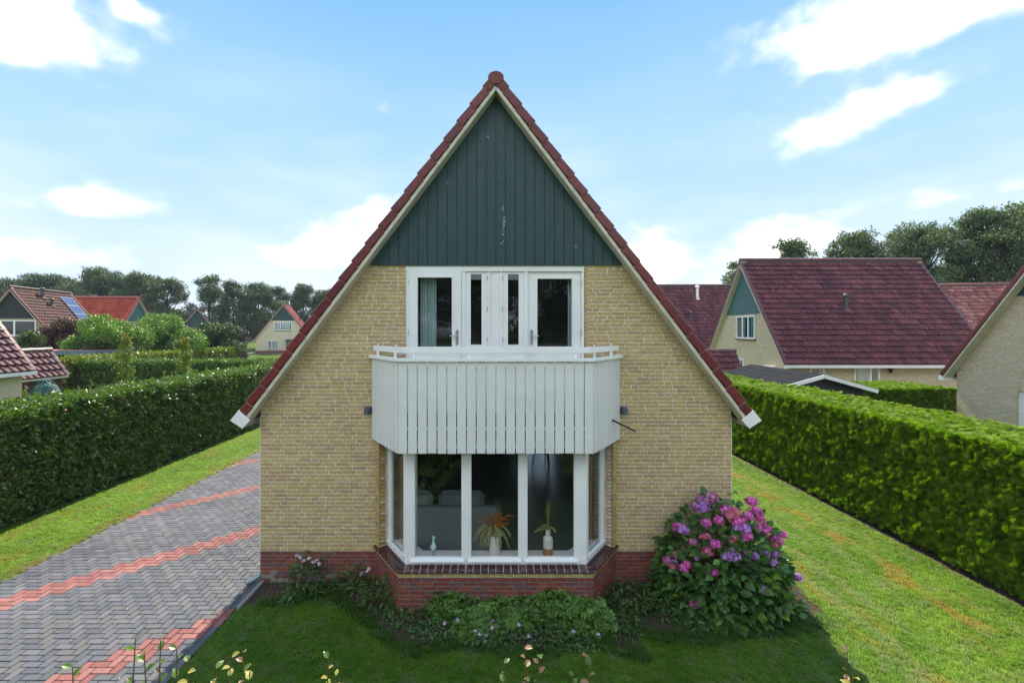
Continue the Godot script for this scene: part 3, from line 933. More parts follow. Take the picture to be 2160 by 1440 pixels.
func make_house():
	var root := thing("brick_house", "yellow brick house with steep roof, dark green gable boards and white balcony above bay window", "house")
	var L := 10.0
	var W := 3.81
	# --- front wall: mortar body with openings, bricks before it
	var mb := MB.new()
	var z0 := -0.26; var z1 := -0.005
	for s in [-1.0, 1.0]:
		mb.prism(PackedVector2Array([Vector2(s * W, 0.53), Vector2(s * 1.946, 0.53), Vector2(s * 1.946, 5.15), Vector2(s * 2.05, 5.15), Vector2(s * W, SOFFIT - T * W)]), z0, z1)
		mb.prism(PackedVector2Array([Vector2(s * 1.946, 2.7), Vector2(s * 1.462, 2.7), Vector2(s * 1.462, 5.15), Vector2(s * 1.946, 5.15)]), z0, z1)
	mb.prism(PackedVector2Array([Vector2(-1.946, 2.43), Vector2(1.946, 2.43), Vector2(1.946, 2.7), Vector2(-1.946, 2.7)]), z0, z1)
	mb.prism(PackedVector2Array([Vector2(-2.05, 5.15), Vector2(2.05, 5.15), Vector2(0, SOFFIT)]), z0, z1)
	var wall := part("front_wall", mb, mats.mortar, root)
	var list := []; var cut := []
	var holes := [[-1.462, 1.437, 2.7, 5.2], [-1.95, 1.95, -1, 2.43]]
	lay(Vector3.ZERO, Vector3.RIGHT, -W, W, 0.5375, 74, 0.0625, holes, [0.0, SOFFIT], list, cut)
	# bricks of the piers at the bay's sides
	for s in [-1.0, 1.0]:
		var u := Vector3(0.56, 0, 0.829) if s < 0 else Vector3(0.56, 0, -0.829)
		var o := Vector3(-1.95, 0, 0.0) if s < 0 else Vector3(1.95, 0, 0.0) - u * 0.14
		lay(o, u, 0.0, 0.14, 0.6, 29, 0.0625, [], null, list, cut)
		var n := u.cross(Vector3.UP)
		var ur := n if s < 0 else -n
		var orr := (o + u * 0.145 - n * 0.11) if s < 0 else o
		lay(orr, -n if s > 0 else n, 0.0, 0.105, 0.6, 29, 0.0625, [], null, list, cut)
	build_bricks(wall, list, cut, YELLOWS, 300)
	# pier bodies
	mb = MB.new()
	for s in [-1.0, 1.0]:
		var u := Vector2(0.56 * -s, 0.829)
		var n := Vector2(-0.829 * -s, 0.56) * -1.0
		var a := Vector2(s * 1.94, -0.05)
		var p0 := a; var p1 := a + u * 0.18
		var inn := Vector2(-s * 0.829, -0.56) * 0.13
		for q in [[p0, p1, p1 + inn, p0 + inn]]:
			var poly := PackedVector2Array()
			for t in q: poly.append(t)
			mb.prism(poly, -2.43, -0.58, Transform3D(Basis(Vector3(1, 0, 0), Vector3(0, 0, 1), Vector3(0, -1, 0)), Vector3.ZERO))
	part("bay_pier", mb, mats.mortar, root)
	# --- red plinth
	mb = MB.new()
	mb.bx(-W - 0.004, -1.9, -0.1, 0.532, -0.24, -0.003); mb.bx(1.9, W + 0.004, -0.1, 0.532, -0.24, -0.003)
	var plinth := part("plinth", mb, mats.mortar_dark, root)
	list = []; cut = []
	lay(Vector3(0, 0, 0.002), Vector3.RIGHT, -W, W, -0.025, 9, 0.0625, [[-1.95, 1.95, -1, 2]], null, list, cut)
	# bay base
	var A := Vector3(-1.95, 0, 0.0); var B := Vector3(-1.41, 0, 0.80); var C := Vector3(1.41, 0, 0.80); var D := Vector3(1.95, 0, 0.0)
	lay(A, (B - A).normalized(), 0.02, A.distance_to(B), -0.025, 9, 0.0625, [], null, list, cut)
	lay(B, Vector3.RIGHT, 0.0, 2.82, -0.025, 9, 0.0625, [], null, list, cut)
	lay(C, (D - C).normalized(), 0.0, C.distance_to(D) - 0.02, -0.025, 9, 0.0625, [], null, list, cut)
	for q in list:                                            # pale lime bloom on the lowest bricks by the corner
		if q[0].x < -2.7 and q[0].y < 0.22 and rng.randf() < 0.8 - 2.0 * q[0].y: q[4] = 5
	build_bricks(plinth, list, cut, REDS, 300)
	mb = MB.new()
	var plan := PackedVector2Array([Vector2(-1.945, -0.01), Vector2(-1.406, 0.795), Vector2(1.406, 0.795), Vector2(1.945, -0.01)])
	var ring := func(m: MB, p: PackedVector2Array, h0: float, h1: float):        # a wall round the bay, open towards the room
		var q := PackedVector2Array([Vector2(-1.70, -0.01), Vector2(-1.28, 0.59), Vector2(1.28, 0.59), Vector2(1.70, -0.01)])
		for i in 3: m.prism(PackedVector2Array([p[i], p[i + 1], q[i + 1], q[i]]), h0, h1, Transform3D(Basis(Vector3(1, 0, 0), Vector3(0, 0, 1), Vector3(0, -1, 0)), Vector3.ZERO))
	var lay_flat := Transform3D(Basis(Vector3(1, 0, 0), Vector3(0, 0, 1), Vector3(0, -1, 0)), Vector3.ZERO)   # plan (x, z), height = -z'
	ring.call(mb, plan, -0.532, 0.1)
	part("bay_base", mb, mats.mortar_dark, root)
	mb = MB.new()
	ring.call(mb, plan, -0.630, -0.532)
	var base := part("bay_band", mb, mats.mortar, root)
	list = []
	lay(A, (B - A).normalized(), 0.02, A.distance_to(B), 0.5375, 1, 0.0625, [], null, list, cut)
	lay(B, Vector3.RIGHT, 0.0, 2.82, 0.5375, 1, 0.0625, [], null, list, cut)
	lay(C, (D - C).normalized(), 0.0, C.distance_to(D) - 0.02, 0.5375, 1, 0.0625, [], null, list, cut)
	build_bricks(base, list, [], YELLOWS, 60)
	# --- bay window
	var bay := Node3D.new()
	bay.name = "bay_window"
	root.add_child(bay)
	# glazed sill tiles round the three sides
	var inset := func(p: Vector3, q: Vector3, k: float) -> Vector3: return p.lerp(q, k)
	var Ai := Vector3(-1.80, 0, -0.03); var Bi := Vector3(-1.335, 0, 0.66); var Ci := Vector3(1.335, 0, 0.66); var Di := Vector3(1.80, 0, -0.03)
	var Ao := Vector3(-1.985, 0, 0.02); var Bo := Vector3(-1.43, 0, 0.838); var Co := Vector3(1.43, 0, 0.838); var Do := Vector3(1.985, 0, 0.02)
	mb = MB.new()
	for e in [[Ao, Bo, Bi, Ai], [Bo, Co, Ci, Bi], [Co, Do, Di, Ci]]:
		var lo := Vector3(0, 0.636, 0); var hi := Vector3(0, 0.651, 0)
		mb.quad(e[0] * 0.997 + lo, e[1] * 0.997 + lo, e[2] + hi, e[3] + hi)
		mb.quad(e[0] * 0.997 + lo - Vector3(0, 0.02, 0), e[1] * 0.997 + lo - Vector3(0, 0.02, 0), e[1] * 0.997 + lo, e[0] * 0.997 + lo)
	part("sill_mortar", mb, mats.mortar, bay)
	for e in [[Ao, Bo, Bi, Ai, 8], [Bo, Co, Ci, Bi, 26], [Co, Do, Di, Ci, 8]]:
		for i in e[4]:
			var t0: float = (i + 0.045) / e[4]; var t1: float = (i + 0.955) / e[4]
			var lo := Vector3(0, 0.640, 0); var hi := Vector3(0, 0.656, 0)
			var a: Vector3 = e[0].lerp(e[1], t0) + lo; var b: Vector3 = e[0].lerp(e[1], t1) + lo
			var c: Vector3 = Geometry3D.get_closest_point_to_segment(b - lo, e[3], e[2]) + hi; var d: Vector3 = Geometry3D.get_closest_point_to_segment(a - lo, e[3], e[2]) + hi
			mb = MB.new()
			var dn := Vector3(0, -0.028, 0)
			var bev := (d - a).normalized() * 0.012 + Vector3(0, 0.001, 0)
			var rz := Vector3(0, R(-0.001, 0.001), 0)
			a += rz; b += rz
			mb.quad(a + bev, b + bev, c, d)
			mb.quad(a + Vector3(0, -0.006, 0), b + Vector3(0, -0.006, 0), b + bev, a + bev)
			mb.quad(a + dn, b + dn, b + Vector3(0, -0.006, 0), a + Vector3(0, -0.006, 0))
			mb.quad(b + dn, c + dn, c, b + bev); mb.quad(d + dn, a + dn, a + bev, d)
			put("sill_tile", mb.mesh(), mats.sill_tile, bay)
	# window frames
	var yb := 0.645; var yt := 2.45
	mb = MB.new()
	var fx := func(px: float) -> float: return (px - VX) * 6.85 / F
	var wz := 0.60
	mb.bx(-1.335, 1.335, yb, 0.735, wz, 0.662); mb.bx(-1.335, 1.335, 2.38, yt, wz, 0.66)
	for p in [[-1.335, fx.call(873)], [fx.call(975), fx.call(992)], [fx.call(1095), fx.call(1111)], [fx.call(1213), 1.335]]:
		mb.bx(p[0], p[1], 0.735, 2.38, wz - 0.012, 0.658)
	for p in [[fx.call(878), fx.call(878) + 0.012], [-1.30, -1.292], [1.292, 1.30]]:
		pass
	part("front_frame", mb, mats.white, bay)
	mb = MB.new()
	for p in [[866, 979], [988, 1099], [1107, 1219]]:
		var x0: float = fx.call(p[0]); var x1: float = fx.call(p[1])
		mb.prism(PackedVector2Array([Vector2(0.645, 0.70), Vector2(0.705, 0.70), Vector2(0.705, 0.715), Vector2(0.645, 0.742)]), x0, x1, Transform3D(Basis(Vector3(0, 0, 1), Vector3(0, 1, 0), Vector3(1, 0, 0)), Vector3.ZERO))
	part("drip_sill", mb, mats.white, bay)
	for p in [[873, 975], [992, 1095], [1111, 1213]]:
		mb = MB.new()
		mb.bx(fx.call(p[0]), fx.call(p[1]), 0.735, 2.38, 0.622, 0.628)
		part("pane", mb, mats.glass, bay)
		mb = MB.new()
		var a: float = fx.call(p[0]); var b: float = fx.call(p[1])
		mb.bx(a, a + 0.014, 0.735, 2.38, 0.60, 0.645); mb.bx(b - 0.014, b, 0.735, 2.38, 0.60, 0.645); mb.bx(a, b, 0.735, 0.755, 0.601, 0.644)
		part("glazing_bead", mb, mats.white, bay)
	for s in [-1.0, 1.0]:
		var p := Vector3(s * 1.335, 0, 0.66); var q := Vector3(s * 1.765, 0, 0.022)
		var d := (q - p).normalized()
		var n := Vector3(s * 0.829, 0, 0.56)
		var bs := Basis(d, Vector3.UP, n if d.cross(Vector3.UP).dot(n) > 0 else n)
		if bs.determinant() < 0: bs = Basis(-d, Vector3.UP, n)
		var len := p.distance_to(q)
		var sideframe := MB.new()
		var mid := (p + q) / 2
		for e in [[0.0, (yb + 0.74) / 2, len, 0.74 - yb], [0.0, 2.415, len, 0.07]]:
			sideframe.box(mid + Vector3(0, e[1], 0) - n * 0.035, Vector3(e[2], e[3], 0.062), bs)
		for t in [0.045, len - 0.045]:
			sideframe.box(p + d * t + Vector3(0, 1.56, 0) - n * 0.035, Vector3(0.09, 1.64, 0.058), bs)
		sideframe.box(p + d * (len - 0.11) + Vector3(0, 1.56, 0) - n * 0.05, Vector3(0.03, 1.64, 0.04), bs)
		sideframe.box(mid + Vector3(0, 0.748, 0) + n * 0.005, Vector3(len - 0.14, 0.04, 0.05), bs)
		part("side_frame", sideframe, mats.white, bay)
		mb = MB.new()
		mb.box(mid + Vector3(0, 1.56, 0) - n * 0.035, Vector3(len - 0.18, 1.64, 0.006), bs)
		part("side_pane", mb, mats.glass, bay)
	# inner window board and ceiling of the bay
	mb = MB.new()
	var wo := [Vector2(-1.72, -0.02), Vector2(-1.29, 0.598), Vector2(1.29, 0.598), Vector2(1.72, -0.02)]
	var wi := [Vector2(-1.42, -0.02), Vector2(-1.12, 0.36), Vector2(1.12, 0.36), Vector2(1.42, -0.02)]
	for i in 3: mb.prism(PackedVector2Array([wo[i], wo[i + 1], wi[i + 1], wi[i]]), -0.72, -0.685, lay_flat)
	part("window_board", mb, mats.white, bay)
	mb = MB.new()
	mb.prism(PackedVector2Array([Vector2(-1.93, -0.24), Vector2(-1.36, 0.70), Vector2(1.36, 0.70), Vector2(1.93, -0.24)]), -2.62, -2.45, lay_flat)
	part("bay_ceiling", mb, mats.white, bay)
	# --- balcony
	var bal := Node3D.new()
	bal.name = "balcony"
	root.add_child(bal)
	var f0 := Vector3(-1.39, 0, 0.93); var f1 := Vector3(1.39, 0, 0.93)
	var k0 := Vector3(-1.99, 0, 0.03); var k1 := Vector3(1.99, 0, 0.03)
	mb = MB.new()
	mb.prism(PackedVector2Array([Vector2(-1.94, 0.0), Vector2(-1.36, 0.88), Vector2(1.36, 0.88), Vector2(1.94, 0.0)]), -2.76, -2.63, lay_flat)
	part("balcony_floor", mb, mats.interior_dark, bal)
	var runs := [[k0, f0, 8], [f0, f1, 20], [f1, k1, 8]]
	var bm := {}
	for r in runs:
		var a: Vector3 = r[0]; var b: Vector3 = r[1]
		var d := (b - a).normalized()
		var n := d.cross(Vector3.UP)
		var pitch: float = a.distance_to(b) / r[2]
		var gap: float = 0.014
		for i in r[2]:
			var w: float = pitch - gap
			var key := "%.3f" % w
			if not bm.has(key):
				var m := MB.new()
				m.cbox(Vector3(0, 0, 0), Vector3(w, 1.30, 0.022), 0.004)
				bm[key] = m.mesh()
			var o: Vector3 = a + d * (pitch * (i + 0.5)) + Vector3(0, 3.008 + R(-0.003, 0.003), 0) + n * R(-0.001, 0.001)
			put("balcony_board", bm[key], mats.board, bal, Transform3D(Basis(d, Vector3.UP, n) * Basis(Vector3(0, 0, 1), R(-0.0022, 0.0022)) * Basis(Vector3.UP, R(-0.012, 0.012)), o))
		# rails behind the boards
		mb = MB.new()
		for y in [2.46, 2.70, 3.10, 3.55]:
			beam(mb, a - n * 0.028 + Vector3(0, y, 0), b - n * 0.028 + Vector3(0, y, 0), 0.03, 0.06)
		part("inner_rail", mb, mats.board, bal)
	mb = MB.new()
	for r in [[k0 + Vector3(-0.015, 0, 0), f0], [f0 + Vector3(-0.012, 0, 0), f1 + Vector3(0.012, 0, 0)], [f1, k1 + Vector3(0.015, 0, 0)]]:
		var a: Vector3 = r[0] + Vector3(0, 3.685, 0); var b: Vector3 = r[1] + Vector3(0, 3.685, 0)
		beam(mb, a, b, 0.095, 0.048 + (0.002 if r[0] == k0 else 0.0))
	part("cap_rail", mb, mats.white, bal)
	var h0 := Vector3(-1.34, 3.82, 0.90); var h1 := Vector3(1.34, 3.82, 0.90)
	for r in [[Vector3(-1.96, 3.82, 0.05), h0 + Vector3(-0.008, 0, 0)], [h0, h1], [h1 + Vector3(0.008, 0, 0), Vector3(1.96, 3.82, 0.05)]]:
		mb = MB.new()
		beam(mb, r[0], r[1], 0.03, 0.085, 0.005)
		part("handrail", mb, mats.white, bal)
	var pm := MB.new()
	pm.cbox(Vector3(0, 0, 0), Vector3(0.035, 0.10, 0.035), 0.003)
	pm.lathe([Vector2(0.012, 0.13), Vector2(0.012, 0.148), Vector2(0.005, 0.158), Vector2(0.001, 0.159)], 6)
	var post := pm.mesh()
	for p in [Vector3(-1.86, 0, 0.19), Vector3(-1.46, 0, 0.77), Vector3(-1.16, 0, 0.90), Vector3(-0.38, 0, 0.90), Vector3(0.37, 0, 0.90), Vector3(1.13, 0, 0.90), Vector3(1.43, 0, 0.78), Vector3(1.80, 0, 0.27)]:
		put("rail_post", post, mats.white, bal, Transform3D(Basis(), p + Vector3(0, 3.74, -0.012)))
	# black corner brackets below the boards
	for s in [-1.0, 1.0]:
		mb = MB.new()
		mb.bx(s * 1.37 - 0.012, s * 1.37 + 0.012, 2.30, 2.44, 0.80, 0.87)
		part("corner_bracket", mb, mats.dark_metal, bal)
	# --- balcony doors
	var doors := Node3D.new()
	doors.name = "door_frame"
	root.add_child(doors)
	mb = MB.new()
	var zf := -0.03
	var jamb := [[855, 862], [973, 981], [1028, 1033], [1055, 1060], [1106, 1114], [1227, 1233]]
	for j in jamb: mb.bx(wx(j[0]), wx(j[1]), 2.78, 5.06, zf - 0.1, zf + 0.012)
	mb.bx(wx(855), wx(1233), 5.06, 5.145, zf - 0.1, zf + 0.022)
	mb.bx(wx(855), wx(1233), 2.70, 2.78, zf - 0.1, zf + 0.02)
	mb.bx(wx(1033), wx(1055), 2.78, 5.06, zf - 0.09, zf - 0.012)
	part("jambs", mb, mats.white, doors)
	for dd in [[862.5, 972.5, 880.6, 953, 585, 731, 1], [1114.5, 1226.5, 1134, 1207.5, 587, 731, -1]]:
		var door := Node3D.new()
		door.name = "balcony_door"
		root.add_child(door, true)
		var zd := zf - 0.02
		mb = MB.new()
		var y0 := 2.80; var y1 := wy(567.5)
		if dd[6] == 1: zd = zf + 0.03
		var ya := wy(dd[5]); var yb2 := wy(dd[4])
		mb.bx(wx(dd[0]), wx(dd[2]), y0, y1, zd - 0.055, zd); mb.bx(wx(dd[3]), wx(dd[1]), y0, y1, zd - 0.055, zd)
		mb.bx(wx(dd[2]), wx(dd[3]), yb2, y1, zd - 0.054, zd - 0.001); mb.bx(wx(dd[2]), wx(dd[3]), y0, ya, zd - 0.054, zd - 0.001)
		part("leaf", mb, mats.white, door)
		mb = MB.new()
		for t in [[wx(dd[2]) - 0.02, wx(dd[2]), ya, yb2], [wx(dd[3]), wx(dd[3]) + 0.02, ya, yb2], [wx(dd[2]) - 0.02, wx(dd[3]) + 0.02, ya - 0.025, ya], [wx(dd[2]) - 0.02, wx(dd[3]) + 0.02, yb2, yb2 + 0.02]]:
			mb.bx(t[0], t[1], t[2], t[3], zd, zd + 0.01)
		mb.bx(wx(dd[2]) - 0.02, wx(dd[3]) + 0.02, 3.62, 3.66, zd, zd + 0.012)
		part("bead", mb, mats.white, door)
		mb = MB.new()
		mb.bx(wx(dd[2]), wx(dd[3]), ya, yb2, zd - 0.03, zd - 0.024)
		part("pane", mb, mats.glass, door)
		var hx := wx(dd[1] - 8.5) if dd[6] == 1 else wx(dd[0] + 7.5)
		mb = MB.new()
		mb.cbox(Vector3(hx, wy(711), zd + 0.006), Vector3(0.045, 0.24, 0.012), 0.003)
		mb.tube([Vector3(hx, wy(708), zd + 0.01), Vector3(hx, wy(708), zd + 0.055), Vector3(hx - dd[6] * 0.115, wy(708.5), zd + 0.055)], [0.010, 0.010, 0.009], 8)
		part("handle", mb, mats.steel, door)
		for y in [596, 701]:
			mb = MB.new()
			var xx := wx(dd[0]) if dd[6] == 1 else wx(dd[1])
			mb.tube([Vector3(xx, wy(y) - 0.05, zf + 0.02), Vector3(xx, wy(y) + 0.05, zf + 0.02)], [0.011, 0.011], 8)
			part("hinge", mb, mats.steel, door)
	for dd in [[981, 1028, 992.4, 1015.6, 1], [1060, 1106, 1071.5, 1094.5, -1]]:
		var sl := Node3D.new()
		sl.name = "side_light"
		root.add_child(sl, true)
		var zd := zf - 0.01
		mb = MB.new()
		var y0 := wy(733); var y1 := wy(568.5); var ya := wy(727); var yb2 := wy(589)
		mb.bx(wx(dd[0]), wx(dd[2]), y0, y1, zd - 0.055, zd); mb.bx(wx(dd[3]), wx(dd[1]), y0, y1, zd - 0.055, zd)
		mb.bx(wx(dd[2]), wx(dd[3]), yb2 + 0.09, y1, zd - 0.054, zd - 0.001); mb.bx(wx(dd[2]), wx(dd[3]), y0, ya, zd - 0.054, zd - 0.001)
		part("leaf", mb, mats.white, sl)
		mb = MB.new()
		mb.bx(wx(dd[0]), wx(dd[1]), 2.80, wy(736), zd - 0.05, zd - 0.012)
		for i in 5: mb.bx(wx(dd[0]) + 0.03 + i * 0.062, wx(dd[0]) + 0.08 + i * 0.062, 2.84, 3.60, zd - 0.02, zd - 0.005)
		mb.bx(wx(dd[0]) - 0.01, wx(dd[1]) + 0.01, 3.62, 3.66, zd - 0.02, zd + 0.008)
		part("lower_panel", mb, mats.white, sl)
		mb = MB.new()
		mb.bx(wx(dd[2]), wx(dd[3]), ya, yb2, zd - 0.03, zd - 0.024)
		part("pane", mb, mats.glass, sl)
		mb = MB.new()
		for i in 4: mb.box(Vector3((wx(dd[2]) + wx(dd[3])) / 2, yb2 + 0.012 + i * 0.023, zd - 0.006), Vector3(wx(dd[3]) - wx(dd[2]), 0.016, 0.012), Basis(Vector3.RIGHT, 0.5))
		mb.bx(wx(dd[2]), wx(dd[3]), yb2, yb2 + 0.09, zd - 0.04, zd - 0.02)
		part("vent_grille", mb, mats.zinc, sl)
		for y in [586, 651, 716]:
			mb = MB.new()
			var xx := wx(dd[1]) if dd[4] == 1 else wx(dd[0])
			mb.tube([Vector3(xx, wy(y) - 0.035, zf + 0.015), Vector3(xx, wy(y) + 0.035, zf + 0.015)], [0.008, 0.008], 6)
			part("hinge", mb, mats.zinc, sl)
	# --- gable boards
	var clad := Node3D.new()
	clad.name = "gable_cladding"
	root.add_child(clad)
	mb = MB.new()
	mb.prism(PackedVector2Array([Vector2(-2.045, 5.155), Vector2(2.045, 5.155), Vector2(0, SOFFIT - 0.01)]), -0.011, 0.004)
	part("backing_panel", mb, mats.cladding, clad)
	var bw := 0.1572
	for i in range(-14, 14):
		var a := i * bw + 0.006; var b := a + bw - 0.011
		var poly := clip(PackedVector2Array([Vector2(a, 5.152), Vector2(b, 5.152), Vector2(b, 9), Vector2(a, 9)]), [0.0, SOFFIT - 0.004])
		if poly.size() < 3: continue
		mb = MB.new()
		mb.prism(poly, 0.005, 0.022 + R(-0.001, 0.001))
		part("gable_board", mb, mats.cladding, clad)
	for e in [[1029, 291, 8], [1063, 470, 26], [1061, 490, 14], [945, 385, 5], [1060, 440, 8], [1059, 512, 7], [1215, 520, 5]]:       # droppings and scuffs on the boards
		mb = MB.new()
		mb.col = Color(0.5, 0.5, 0.48)
		for k in e[2]:
			var o := Vector3(wx(e[0] + R(-3, 3)), wy(e[1] + R(-2.0, 2.0) * e[2] * 0.25), 0.0245)
			mb.box(o, Vector3(R(0.003, 0.008), R(0.006, 0.025), 0.001), Basis(Vector3(0, 0, 1), R(-0.4, 0.4)))
		part("stain", mb, mats.painted, clad)
	# --- roof
	var roof := Node3D.new()
	roof.name = "roof"
	root.add_child(roof)
	var th := atan(T)
	var TOP := 8.18
	var tip := 4.12
	for s in [-1.0, 1.0]:
		var up := Vector3(-s * cos(th), sin(th), 0)
		var n := Vector3(s * sin(th), cos(th), 0)
		var bs := Basis(up, n, up.cross(n))
		var low := Vector3(s * tip, TOP - T * tip, 0)
		var len := tip / cos(th)
		mb = MB.new()
		mb.box(low + up * (len / 2) - n * 0.115 + Vector3(0, 0, -L / 2 - 0.02), Vector3(len, 0.13, L), bs)
		part("roof_deck", mb, mats.interior_dark, roof)
		mb = MB.new()
		mb.box(low + up * (len / 2 - 0.02) - n * 0.160 + Vector3(0, 0, 0.115), Vector3(len - 0.14, 0.05, 0.235), bs)
		part("barge_board", mb, mats.cream, roof)
		# verge tiles
		var m := 20
		for i in m:
			var c := low + up * ((i + 0.5) * len / m) - n * 0.062 + Vector3(0, 0, 0.165)
			mb = MB.new()
			mb.col = vary(Color(0.17, 0.023, 0.023), 0.16) if i < m - 1 else Color(0.45, 0.40, 0.36)
			mb.cbox(Vector3.ZERO, Vector3(len / m - 0.004, 0.134, 0.17), 0.012)
			put("verge_tile", mb.mesh(), mats.lichen if i == m - 1 else mats.verge, roof, Transform3D(bs * Basis(Vector3(0, 0, 1), -0.075 + R(-0.008, 0.008)), c))
			mb = MB.new()                                      # pale bedding seen in the joint
			mb.col = Color(0.5, 0.35, 0.22)
			mb.box(low + up * (i * len / m + 0.006) - n * 0.065 + Vector3(0, 0, 0.165), Vector3(0.012, 0.115, 0.15), bs)
			part("bedding", mb, mats.painted, roof)
		tiles(roof, low + Vector3(0, 0, 0.1 if s > 0 else -L) - n * 0.045, Vector3(0, 0, -s), up, L + 0.1, len - 0.05, [Color(0.16, 0.05, 0.055), Color(0.14, 0.045, 0.05)], 0, Vector3(0, CH, D0))
		# box gutter along the eave with a white end plate
		mb = MB.new()
		var g0 := Vector2(s * (tip + 0.02), low.y + 0.03); 
		var outl := PackedVector2Array([Vector2(s * (tip + 0.02), low.y - 0.02), Vector2(s * (tip - 0.16), low.y - 0.16), Vector2(s * (tip - 0.055), low.y + 0.02)])
		outl = PackedVector2Array([Vector2(s * 4.15, 2.70), Vector2(s * 4.105, 2.735), Vector2(s * 3.84, 2.88), Vector2(s * 3.78, 2.82), Vector2(s * 3.965, 2.575)])
		mb.prism(PackedVector2Array([Vector2(s * 4.155, 2.695), Vector2(s * 3.965, 2.57), Vector2(s * 3.845, 2.70), Vector2(s * 4.02, 2.86)]), 0.236, 0.256)
		part("eave_end_plate", mb, mats.white, roof)
		mb = MB.new()
		mb.prism(PackedVector2Array([Vector2(s * 4.12, 2.68), Vector2(s * 3.965, 2.575), Vector2(s * 3.94, 2.60), Vector2(s * 3.93, 2.73), Vector2(s * 4.02, 2.80)]), -L, 0.236)
		part("gutter", mb, mats.gutter_wood, roof)
	mb = MB.new()
	mb.col = Color(0.45, 0.40, 0.36)
	ridge_cap(mb, Vector3(0, 7.985, 0.262), Vector3(0, 7.985, -L))
	part("ridge_tiles", mb, mats.lichen, roof)
	# --- shell behind: side walls, back wall with patio door, floors
	mb = MB.new()
	mb.bx(-W, -W + 0.25, 0, 2.80, -L, -0.26); mb.bx(W - 0.25, W, 0, 2.80, -L, -0.26)
	mb.prism(PackedVector2Array([Vector2(-W, 2.5), Vector2(W, 2.5), Vector2(W, SOFFIT - T * W), Vector2(0, SOFFIT), Vector2(-W, SOFFIT - T * W)]), -L, -L + 0.25)
	mb.bx(-W + 0.25, 0.9, 0, 2.5, -L, -L + 0.25); mb.bx(2.2, W - 0.25, 0, 2.5, -L, -L + 0.25)
	part("outer_wall", mb, mats.wall_far, root)
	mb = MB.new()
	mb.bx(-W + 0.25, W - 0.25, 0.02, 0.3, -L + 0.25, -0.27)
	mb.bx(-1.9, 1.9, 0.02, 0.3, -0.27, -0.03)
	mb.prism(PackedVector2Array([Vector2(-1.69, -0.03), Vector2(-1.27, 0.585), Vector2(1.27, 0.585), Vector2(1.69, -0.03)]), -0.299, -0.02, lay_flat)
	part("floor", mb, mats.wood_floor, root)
	mb = MB.new()
	mb.bx(-W + 0.25, W - 0.25, 2.47, 2.70, -L + 0.25, -0.27)
	part("ceiling", mb, mats.interior, root)
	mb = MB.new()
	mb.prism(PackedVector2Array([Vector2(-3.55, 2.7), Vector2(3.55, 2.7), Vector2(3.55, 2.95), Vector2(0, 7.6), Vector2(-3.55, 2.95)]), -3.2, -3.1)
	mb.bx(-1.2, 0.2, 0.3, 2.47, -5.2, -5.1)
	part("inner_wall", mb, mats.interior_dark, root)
	mb = MB.new()
	mb.bx(0.9, 0.96, 0.3, 2.5, -L + 0.05, -L + 0.12); mb.bx(1.52, 1.60, 0.3, 2.5, -L + 0.05, -L + 0.12); mb.bx(2.14, 2.2, 0.3, 2.5, -L + 0.05, -L + 0.12)
	part("patio_door_frame", mb, mats.white, root)
	# --- small fittings of the front
	for s in [-1.0, 1.0]:
		mb = MB.new()
		var o := Vector3(s * 2.06, wy(864), 0.05)
		mb.cbox(o, Vector3(0.085, 0.12, 0.10), 0.012, Basis(Vector3(0, 0, 1), s * 0.12) * Basis(Vector3.UP, s * 0.3))
		part("wrapped_bracket", mb, mats.slate_cover, root)
	mb = MB.new()
	mb.tube([Vector3(1.80, 2.72, 0.34), Vector3(2.10, 2.585, 0.52)], [0.016, 0.014], 8)
	part("flagpole_holder", mb, mats.dark_metal, root)
	# white corner trim
	mb = MB.new()
	mb.bx(-W - 0.008, -W, 0.535, 2.7, -0.012, 0.0); mb.bx(W, W + 0.008, 0.535, 2.7, -0.012, 0.0)
	part("corner_trim", mb, mats.white, root)
	mb = MB.new()
	mb.tube([at(548, 1205, 7.45) + Vector3(0.06, 0.02, -0.3), Vector3(-3.86, 0.12, 0.02), Vector3(-3.97, 0.09, 0.14)], [0.04, 0.04, 0.04], 12, false)
	part("rain_pipe", mb, mats.zinc, root)

